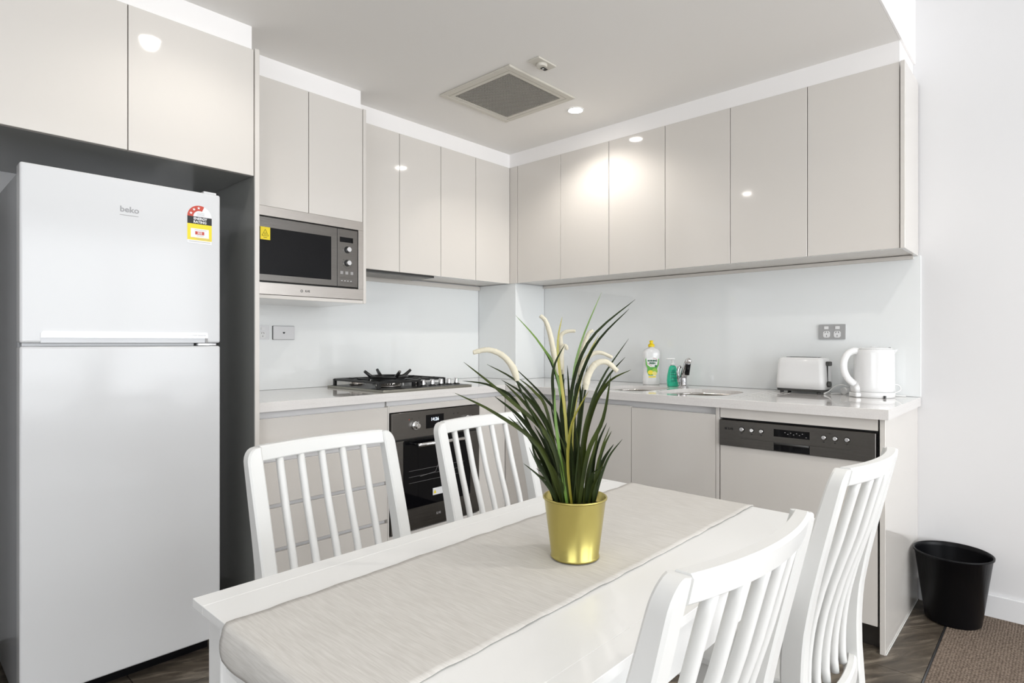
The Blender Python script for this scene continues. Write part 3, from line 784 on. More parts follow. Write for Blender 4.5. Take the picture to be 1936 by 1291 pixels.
for a in (2.78, 2.23, 1.68):
    sx_, sz_ = cx_ + R_ * 0.76 * math.cos(a), zs + R_ * 0.76 * math.sin(a)
    flat([(sx_ + (0.0058 if k % 2 == 0 else 0.0025) * math.sin(PI * k / 5), sz_ + (0.0058 if k % 2 == 0 else 0.0025) * math.cos(PI * k / 5)) for k in range(10)], h0 - 0.0003, h0, M_paper, 'star', lab)
flat([(ex0 + 0.011, 1.5215), (ex1 - 0.010, 1.5215), (ex1 - 0.010, 1.5535), (ex0 + 0.011, 1.5535)], h0 - 0.0002, h0, M_paper, 'white_panel', lab)
flat([(ex0 + 0.026, 1.5320), (ex1 - 0.026, 1.5320), (ex1 - 0.026, 1.5435), (ex0 + 0.026, 1.5435)], h0 - 0.0004, h0 - 0.0002, M_red, 'red_figure_box', lab)
text('lettering', 'ENERGY', 0.0122, (cx_ + 0.002, h0 - 0.0002, 1.5890), 0, M_paper, lab, bold=0.0004, depth=0.0002, sx=1.0)
text('lettering', 'RATING', 0.0122, (cx_ + 0.001, h0 - 0.0002, 1.5770), 0, M_paper, lab, bold=0.0004, depth=0.0002, sx=1.0)
text('lettering', '333', 0.0110, (cx_, h0 - 0.0006, 1.5376), 0, M_paper, lab, bold=0.0003, depth=0.0002)
bm = bmesh.new()
for z, a, b in ((1.5480, 0.024, 0.018), (1.5270, 0.032, 0.028), (1.5180, 0.006, 0.006), (1.5150, 0.03, 0.004), (1.5060, 0.005, 0.005)):
    box(bm, ex0 + a, ex1 - b, h0 - 0.0004, h0, z, z + 0.0011)
for z in (1.6010, 1.6055, 1.6100): box(bm, cx_ - 0.009, cx_ + 0.016, h0 - 0.0002, h0 + 0.0003, z, z + 0.0007)
obj('small_print', bm, M_grey, lab)
# ------------------------------------------------------------------ ceiling fittings
vt = thing('air_vent', 'square cream ceiling vent with fine dark mesh grille', 'vent', (-0.995, -0.937, ZC))
VX0, VX1, VY0, VY1 = -1.240, -0.750, -1.178, -0.693
def ring_frame(x0, x1, y0, y1, wd, z0, z1, bev=0.001):
    b = bmesh.new()
    box(b, x0, x1, y0, y0 + wd, z0, z1, bev=bev); box(b, x0, x1, y1 - wd, y1, z0, z1, bev=bev)
    box(b, x0, x0 + wd, y0 + wd, y1 - wd, z0, z1, bev=bev); box(b, x1 - wd, x1, y0 + wd, y1 - wd, z0, z1, bev=bev)
    return b
obj('outer_frame', ring_frame(VX0, VX1, VY0, VY1, 0.033, ZC - 0.010, ZC - 0.0002, 0.003), M_vent, vt)
obj('inner_frame', ring_frame(VX0 + 0.0345, VX1 - 0.0345, VY0 + 0.0345, VY1 - 0.0345, 0.021, ZC - 0.009, ZC - 0.0002), M_vent, vt)
gx0, gx1, gy0, gy1 = VX0 + 0.0555, VX1 - 0.0555, VY0 + 0.0555, VY1 - 0.0555
obj('dark_backing', BX(gx0, gx1, gy0, gy1, ZC - 0.0012, ZC - 0.0004), M_black, vt)
bm = bmesh.new(); NG = 34
for i in range(1, NG):
    x = gx0 + (gx1 - gx0) * i / NG; box(bm, x - 0.0015, x + 0.0015, gy0, gy1, ZC - 0.0075, ZC - 0.0014)
    y = gy0 + (gy1 - gy0) * i / NG; box(bm, gx0, gx1, y - 0.0015, y + 0.0015, ZC - 0.0075, ZC - 0.0014)
g_ = obj('grille', bm, mat('dark_grille', (0.42, 0.40, 0.36), 0.5), vt); g_['kind'] = 'stuff'

se = thing('ceiling_sensor', 'small cream sensor plate with black eye beside the vent', 'sensor', (-1.147, -1.289, ZC))
obj('plate', BX(-1.208, -1.084, -1.322, -1.257, ZC - 0.008, ZC - 0.0002, bev=0.003, seg=2), M_vent, se)
bm = bmesh.new(); lathe(bm, [(0.022, -0.022), (0.024, -0.015), (0.025, -0.006)], (-1.150, -1.289, ZC), 24, sx=1.1)
obj('housing', bm, M_vent, se)
obj('sensor_eye', BX(-1.150, -1.118, -1.298, -1.280, ZC - 0.0245, ZC - 0.0215, bev=0.001), M_bglass, se)
obj('sensor_chip', BX(-1.145, -1.137, -1.294, -1.285, ZC - 0.0255, ZC - 0.0243, bev=0.0005), M_wmatt, se)

def downlight(label, x, y, z, power, cone=2.5):
    t = thing('downlight', label, 'light', (x, y, z), 'recessed ceiling downlights')
    b = bmesh.new(); lathe(b, [(0.036, -0.001), (0.038, -0.004), (0.043, -0.004), (0.045, -0.0003)], (x, y, z), 32, cap0=False, cap1=False)
    obj('rim', b, M_wmatt, t)
    b = bmesh.new(); lathe(b, [(0.012, -0.0085), (0.026, -0.0070), (0.0350, -0.0022), (0.0355, -0.0010)], (x, y, z), 28)
    obj('lens', b, M_lamp, t)
    d = bpy.data.lights.new('spot', 'SPOT'); d.energy = power; d.spot_size = cone; d.spot_blend = 0.6
    d.shadow_soft_size = 0.035; d.color = (1.0, 0.95, 0.88)
    o = bpy.data.objects.new('downlight_beam', d); COL.objects.link(o)
    o.location = (x, y, z - 0.012)
downlight('glowing round downlight in the kitchen ceiling above the sink cabinets', -0.614, -1.076, ZC, 18)
downlight('round downlight in the kitchen ceiling in front of the fridge, seen in the glossy doors', -2.400, -1.060, ZC, 6)
downlight('round downlight in the high living-area ceiling above the table', -1.650, -3.150, 2.68, 30)
downlight('round downlight in the high living-area ceiling, behind the camera', -3.400, -3.900, 2.68, 30)

# ------------------------------------------------------------------ wall plates
M_plate = mat('satin_silver_plate', (0.42, 0.42, 0.42), 0.4, metal=0.3)
M_plate2 = mat('pale_silver_plate', (0.66, 0.66, 0.67), 0.35, metal=0.2)
def socket_face(b_white, b_dark, cx, cz, fn):
    pass
def outlet(label, axis, c, zc, group, twin=True, wpl=0.117, hpl=0.072, plate=None):
    """axis 'x': on the right wall (faces -x, runs along y); 'y': on the back wall (faces -y)"""
    if axis == 'x':
        f = lambda u, v, h: (-0.0062 - h, c - u, zc + v)
        loc = (-0.0062, c, zc)
    else:
        f = lambda u, v, h: (c + u, -0.0062 - h, zc + v)
        loc = (c, -0.0062, zc)
    t = thing('power_outlet', label, 'outlet', loc, group)
    bm = bmesh.new(); prism(bm, rrect(-wpl / 2, wpl / 2, -hpl / 2, hpl / 2, 0.003, 3), f, 0.0, 0.0085)
    obj('plate', bm, plate or M_plate, t)
    for s in (-1, 1):
        u0 = s * 0.0235
        bm = bmesh.new(); prism(bm, rrect(u0 + s * 0.001 - 0.0095, u0 + s * 0.001 + 0.0095, 0.0125, 0.0265, 0.002, 3), f, 0.0085, 0.0115)
        obj('switch', bm, M_wplast, t)
        bm = bmesh.new(); prism(bm, rrect(u0 - 0.0150, u0 + 0.0150, -0.0280, 0.0035, 0.009, 4), f, 0.0085, 0.0098)
        so = obj('socket', bm, M_wplast, t)
        bm = bmesh.new()
        for p in ([(-0.0075, -0.0055), (-0.0055, -0.0065), (-0.0025, 0.0005), (-0.0045, 0.0015)], [(0.0075, -0.0055), (0.0055, -0.0065), (0.0025, 0.0005), (0.0045, 0.0015)], [(-0.0011, -0.0230), (0.0011, -0.0230), (0.0011, -0.0155), (-0.0011, -0.0155)]):
            b2 = bmesh.new(); prism(b2, [(u0 + a * 1.1, b_) for a, b_ in p], f, 0.0098, 0.0101); merge(bm, b2)
        obj('slots', bm, M_ink, so)
    return t
outlet('silver double power outlet on the right splashback, above the toaster', 'x', -2.169, 1.1955, 'double power outlets')
outlet('silver double power outlet half hidden behind the tall fridge panel', 'y', -1.852, 1.1945, 'double power outlets', plate=M_plate2)
t = thing('wall_plate', 'blank silver wall plate with a small dark heart-shaped opening, under the microwave', 'wall plate', (-1.7165, -0.0062, 1.194))
fw = lambda u, v, h: (-1.7165 + u, -0.0062 - h, 1.194 + v)
bm = bmesh.new(); prism(bm, rrect(-0.0585, 0.0585, -0.036, 0.036, 0.003, 3), fw, 0.0, 0.0065); obj('backing', bm, M_gplast, t)
bm = bmesh.new(); prism(bm, rrect(-0.0570, 0.0570, -0.0345, 0.0345, 0.003, 3), fw, 0.0066, 0.0090); obj('plate', bm, M_plate2, t)
hp = []
for k in range(28):
    a = 2 * PI * k / 28
    hp.append((0.00040 * 16 * math.sin(a) ** 3, 0.00040 * (13 * math.cos(a) - 5 * math.cos(2 * a) - 2 * math.cos(3 * a) - math.cos(4 * a))))
bm = bmesh.new(); prism(bm, hp, fw, 0.0089, 0.0094); obj('heart_mark', bm, M_ink, t)

# ------------------------------------------------------------------ lofted shapes
def rloft(bm, levels, n=5):
    tb = bmesh.new(); rings = []
    for z, x0, x1, y0, y1, r in levels:
        rings.append([tb.verts.new((u, v, z)) for u, v in rrect(x0, x1, y0, y1, r, n)])
    for a, b in zip(rings, rings[1:]):
        k_ = len(a)
        for k in range(k_):
            f = tb.faces.new((a[k], a[(k + 1) % k_], b[(k + 1) % k_], b[k])); f.smooth = True
    tb.faces.new(rings[0][::-1]); tb.faces.new(rings[-1])
    merge(bm, tb); return bm

# dish soap bottle (local axes, front faces local -y)
db = thing('dish_liquid_bottle', 'white dish liquid bottle with yellow cap and lemon label beside the sink', 'bottle', (-0.112, -1.245, 0.9003), rz=math.radians(-50))
bm = bmesh.new()
prof = [(0.0, .043, .024), (0.004, .048, .028), (0.03, .0490, .029), (0.075, .0455, .0275), (0.110, .0430, .0265), (0.145, .0460, .0275), (0.175, .0490, .028), (0.190, .0480, .027), (0.203, .040, .024), (0.211, .024, .019), (0.215, .016, .0155), (0.219, .0155, .0150)]
rloft(bm, [(z, -a, a, -b, b, min(a, b) * 0.93) for z, a, b in prof], 6)
obj('body', bm, M_wplast, db, world=False)
bm = bmesh.new(); lathe(bm, [(0.0180, 0.2180), (0.0185, 0.220), (0.0180, 0.233), (0.010, 0.236), (0.0085, 0.242), (0.0115, 0.248), (0.0110, 0.253), (0.006, 0.256)], n=24)
obj('cap', bm, M_ycap, db, world=False)
def fl2(outl, m, name, h=-0.0305, lab=None, d=0.0012):
    b = bmesh.new(); prism(b, outl, lambda u, v, hh: (u, hh, v), h, h + d)
    return obj(name, b, m, db, world=False, label=lab)
label_outline = [(-0.0385, 0.150), (-0.030, 0.152), (0, 0.158), (0.030, 0.152), (0.0385, 0.150), (0.036, 0.115), (0.027, 0.095), (0.029, 0.075), (0.020, 0.055), (-0.020, 0.055), (-0.029, 0.075), (-0.027, 0.095), (-0.036, 0.115)]
fl2(label_outline, M_grn, 'label', -0.0302, 'printed label with green edges, lemon picture and dark green lettering', 0.002)
fl2([(-0.034, 0.151), (0, 0.1595), (0.034, 0.151), (0.028, 0.115), (0.015, 0.103), (-0.012, 0.103), (-0.028, 0.115)], M_paper, 'label_panel', -0.0306)
def disc(cx, cz, r, m, name, h, sx=1.0):
    return fl2([(cx + sx * r * math.cos(2 * PI * k / 20), cz + r * math.sin(2 * PI * k / 20)) for k in range(20)], m, name, h, d=0.0005)
disc(0.014, 0.080, 0.016, mat('lime_print', (0.30, 0.60, 0.06), 0.4), 'lime_print', -0.0309)
disc(-0.010, 0.072, 0.013, M_yell, 'lemon_print', -0.0312, 1.15)
disc(0.013, 0.066, 0.013, mat('lemon_slice_print', (0.92, 0.82, 0.25), 0.4), 'lemon_slice_print', -0.0315)
disc(0.020, 0.1085, 0.0065, M_dgrn, 'badge_print', -0.0312)
fl2([(-0.020, 0.043), (0.020, 0.043), (0.022, 0.0465), (0.020, 0.050), (-0.020, 0.050), (-0.022, 0.0465)], M_yell, 'yellow_flash', -0.0306, d=0.002)
for nm, a0, a1, rr in (('red_swoosh', 0.5, 1.6, 0.024), ('red_swoosh', 3.3, 4.5, 0.026)):
    bm = bmesh.new(); tube(bm, [(0.004 + rr * 1.2 * math.cos(a0 + (a1 - a0) * k / 8), -0.0312, 0.133 + rr * 0.85 * math.sin(a0 + (a1 - a0) * k / 8)) for k in range(9)], 0.0008, 5)
    obj(nm, bm, M_red, db, world=False)
WL = wl(db)
def btext(s, size, x, z, m, sx=1.0):
    text('lettering', s, size, WL + Vector((x, -0.0311, z)), 0, m, db, bold=0.0009, sx=sx, depth=0.0003)
btext('MORNING', 0.0125, 0, 0.1385, M_dgrn, 0.90)
btext('FRESH', 0.0130, 0, 0.1240, M_dgrn, 0.98)

# hand soap
hs = thing('hand_soap_bottle', 'small green hand soap bottle with white pump, between dish liquid and tap', 'bottle', (-0.155, -1.4020, 0.9003), rz=math.radians(-50))
bm = bmesh.new()
prof = [(0.0, .026, .015), (0.003, .0300, .0185), (0.03, .0320, .020), (0.06, .0300, .019), (0.09, .0240, .0165), (0.108, .0195, .0145), (0.116, .012, .011)]
rloft(bm, [(z, -a, a, -b, b, min(a, b) * 0.93) for z, a, b in prof], 6)
obj('body', bm, M_soap, hs, world=False)
bm = bmesh.new(); lathe(bm, [(0.0125, 0.1165), (0.0125, 0.126), (0.006, 0.129), (0.0045, 0.131), (0.0045, 0.150)], n=20)
obj('pump_collar', bm, M_wmatt, hs, world=False)
bm = bmesh.new(); rloft(bm, [(0.149, -0.034, 0.011, -0.0065, 0.0065, 0.004), (0.1545, -0.036, 0.012, -0.007, 0.007, 0.004), (0.157, -0.030, 0.010, -0.005, 0.005, 0.003)], 3)
obj('pump_head', bm, M_wmatt, hs, world=False)
bm = bmesh.new()
for z, a in ((0.086, 0.012), (0.078, 0.016), (0.066, 0.019), (0.046, 0.018), (0.030, 0.016)): box(bm, -a, a, -0.0212, -0.0200, z, z + 0.0022)
obj('label_print', bm, mat('soap_print', (0.0, 0.16, 0.14), 0.4), hs, world=False)

# ------------------------------------------------------------------ toaster
to = thing('toaster', 'white two-slice toaster with charcoal base on the worktop', 'toaster', (-0.105, -2.068, 0.9003), rz=math.radians(-4))
bm = bmesh.new()
hx, hy = 0.062, 0.112
rloft(bm, [(0.022, -hx, hx, -hy, hy, 0.022), (0.060, -hx + 0.001, hx - 0.001, -hy + 0.001, hy - 0.001, 0.022), (0.140, -hx + 0.004, hx - 0.004, -hy + 0.005, hy - 0.005, 0.022), (0.160, -hx + 0.006, hx - 0.006, -hy + 0.008, hy - 0.008, 0.022), (0.168, -hx + 0.010, hx - 0.010, -hy + 0.013, hy - 0.013, 0.020), (0.172, -hx + 0.018, hx - 0.018, -hy + 0.022, hy - 0.022, 0.016)], 6)
obj('body', bm, M_wplast, to, world=False)
bm = bmesh.new(); rloft(bm, [(0.010, -hx + 0.006, hx - 0.006, -hy + 0.004, hy - 0.004, 0.018), (0.0215, -hx + 0.002, hx - 0.002, -hy + 0.002, hy - 0.002, 0.020)], 5)
obj('base', bm, M_gplast, to, world=False)
for x in (-0.045, 0.045):
    for y in (-0.085, 0.085):
        bm = bmesh.new(); lathe(bm, [(0.008, 0), (0.009, 0.010)], (x, y, 0), 14); obj('foot', bm, M_gplast, to, world=False)
for x in (-0.020, 0.020):
    obj('slot', BX(x - 0.010, x + 0.010, -0.070, 0.070, 0.1715, 0.1735), M_gplast, to, world=False)
obj('lever', BX(-0.020, 0.004, -hy - 0.016, -hy + 0.006, 0.133, 0.154, bev=0.004, seg=2), M_gplast, to, world=False)
obj('lever_track', BX(-0.010, -0.006, -hy - 0.0005, -hy + 0.004, 0.05, 0.133), M_ink, to, world=False)
bm = bmesh.new(); lathe(bm, [(0.014, 0), (0.013, 0.014)], mtx=Matrix.Translation((-0.010, -hy, 0.047)) @ Matrix.Rotation(PI / 2, 4, 'X'), n=20)
obj('browning_knob', bm, M_gplast, to, world=False)

# ------------------------------------------------------------------ kettle (local +x = spout)
ke = thing('kettle', 'white plastic jug kettle on its round base, rightmost on the worktop', 'kettle', (-0.130, -2.370, 0.9003), rz=math.radians(-47))
bm = bmesh.new()
tb = bmesh.new(); lathe(tb, [(0.080, 0), (0.0825, 0.002), (0.0825, 0.0235), (0.0805, 0.0245)], n=40, sy=0.94); merge(bm, tb)
box(bm, -0.098, -0.060, -0.030, 0.030, 0.0005, 0.022, bev=0.006, seg=2)
obj('power_base', bm, M_wplast, ke, world=False)
bm = bmesh.new(); n = 48; rings = []
prof = [(0.0250, .0800, 0), (0.0265, .0822, 0), (0.045, .0820, 0), (0.110, .0815, 0.01), (0.165, .0810, 0.05), (0.195, .0805, 0.35), (0.210, .0800, 0.8), (0.2125, .0780, 0.8)]
for z, r, sp in prof:
    ring = []
    for k in range(n):
        a = 2 * PI * k / n; rr = r
        a_ = (a + PI) % (2 * PI) - PI
        rr += sp * 0.034 * math.exp(-(a_ / 0.26) ** 2)
        ring.append(bm.verts.new((rr * math.cos(a), rr * 0.92 * math.sin(a), z)))
    rings.append(ring)
for a, b in zip(rings, rings[1:]):
    for k in range(n):
        f = bm.faces.new((a[k], a[(k + 1) % n], b[(k + 1) % n], b[k])); f.smooth = True
bm.faces.new(rings[0][::-1]); bm.faces.new(rings[-1])
obj('body', bm, M_wplast, ke, world=False)
bm = bmesh.new(); lathe(bm, [(0.074, 0.2128), (0.073, 0.2165), (0.060, 0.2200), (0.030, 0.2225)], n=36, sy=0.92)
box(bm, -0.015, 0.015, -0.01, 0.01, 0.222, 0.2245, bev=0.002)
obj('lid', bm, M_wplast, ke, world=False)
bm = bmesh.new(); box(bm, 0.066, 0.073, -0.004, 0.004, 0.2175, 0.2215, bev=0.001)
obj('lid_catch', bm, M_gplast, ke, world=False)
bm = bmesh.new()
hp = [(-0.070, 0, 0.203), (-0.092, 0, 0.205), (-0.118, 0, 0.192), (-0.134, 0, 0.160), (-0.134, 0, 0.120), (-0.118, 0, 0.085), (-0.094, 0, 0.063), (-0.075, 0, 0.055)]
hp2 = []
for i in range(len(hp) - 1):
    for k in range(4):
        t_ = k / 4; p0 = Vector(hp[max(i - 1, 0)]); p1 = Vector(hp[i]); p2 = Vector(hp[i + 1]); p3 = Vector(hp[min(i + 2, len(hp) - 1)])
        hp2.append(0.5 * ((2 * p1) + (p2 - p0) * t_ + (2 * p0 - 5 * p1 + 4 * p2 - p3) * t_ ** 2 + (3 * p1 - p0 - 3 * p2 + p3) * t_ ** 3))
hp2.append(Vector(hp[-1]))
tube(bm, hp2, [0.0125] * len(hp2), 14, scale_v=1.25)
obj('handle', bm, M_wplast, ke, world=False)
bm = bmesh.new(); rloft(bm, [(0.0225, -0.096, -0.055, -0.026, 0.026, 0.012), (0.045, -0.098, -0.055, -0.024, 0.024, 0.012), (0.066, -0.084, -0.055, -0.016, 0.016, 0.010)], 4)
obj('handle_foot', bm, M_wplast, ke, world=False)
obj('indicator', BX(-0.006, 0.001, -0.087, -0.075, 0.0005, 0.012, bev=0.001), M_gplast, ke, world=False)

def smooth_path(pts, k_=6):
    P = [Vector(p) for p in pts]; out_ = []
    for i in range(len(P) - 1):
        p0, p1, p2, p3 = P[max(i - 1, 0)], P[i], P[i + 1], P[min(i + 2, len(P) - 1)]
        for j in range(k_):
            t_ = j / k_
            out_.append(0.5 * ((2 * p1) + (p2 - p0) * t_ + (2 * p0 - 5 * p1 + 4 * p2 - p3) * t_ ** 2 + (3 * p1 - p0 - 3 * p2 + p3) * t_ ** 3))
    out_.append(P[-1]); return out_
zc_ = 0.9035
cd = to
bm = bmesh.new()
tube(bm, smooth_path([(-0.150, -2.170, zc_ + 0.002), (-0.125, -2.185, 0.915), (-0.100, -2.203, 0.938), (-0.085, -2.228, 0.945), (-0.072, -2.250, 0.938), (-0.060, -2.262, 0.925)]), 0.0028, 8)
tube(bm, smooth_path([(-0.152, -2.172, zc_), (-0.085, -2.180, zc_), (-0.045, -2.200, zc_), (-0.050, -2.225, zc_), (-0.10, -2.215, zc_), (-0.13, -2.195, zc_)]), 0.0028, 8)
obj('cord', bm, M_wmatt, cd)
bm = bmesh.new()
tube(bm, [(-0.060, -2.262, 0.926), (-0.066, -2.256, 0.921), (-0.080, -2.246, 0.918), (-0.092, -2.238, 0.917)], [0.005, 0.010, 0.0155, 0.0165], 14)
box(bm, -0.101, -0.093, -2.2425, -2.2405, 0.905, 0.913); box(bm, -0.101, -0.093, -2.2295, -2.2275, 0.918, 0.928)
obj('plug', bm, M_wmatt, cd)
ck = ke
bm = bmesh.new()
tube(bm, smooth_path([(-0.070, -2.420, 0.955), (-0.045, -2.448, 0.952), (-0.040, -2.455, 0.930), (-0.060, -2.430, 0.912), (-0.050, -2.440, 0.906), (-0.035, -2.475, zc_)]), 0.0026, 8)
obj('cord', bm, M_wmatt, ck)

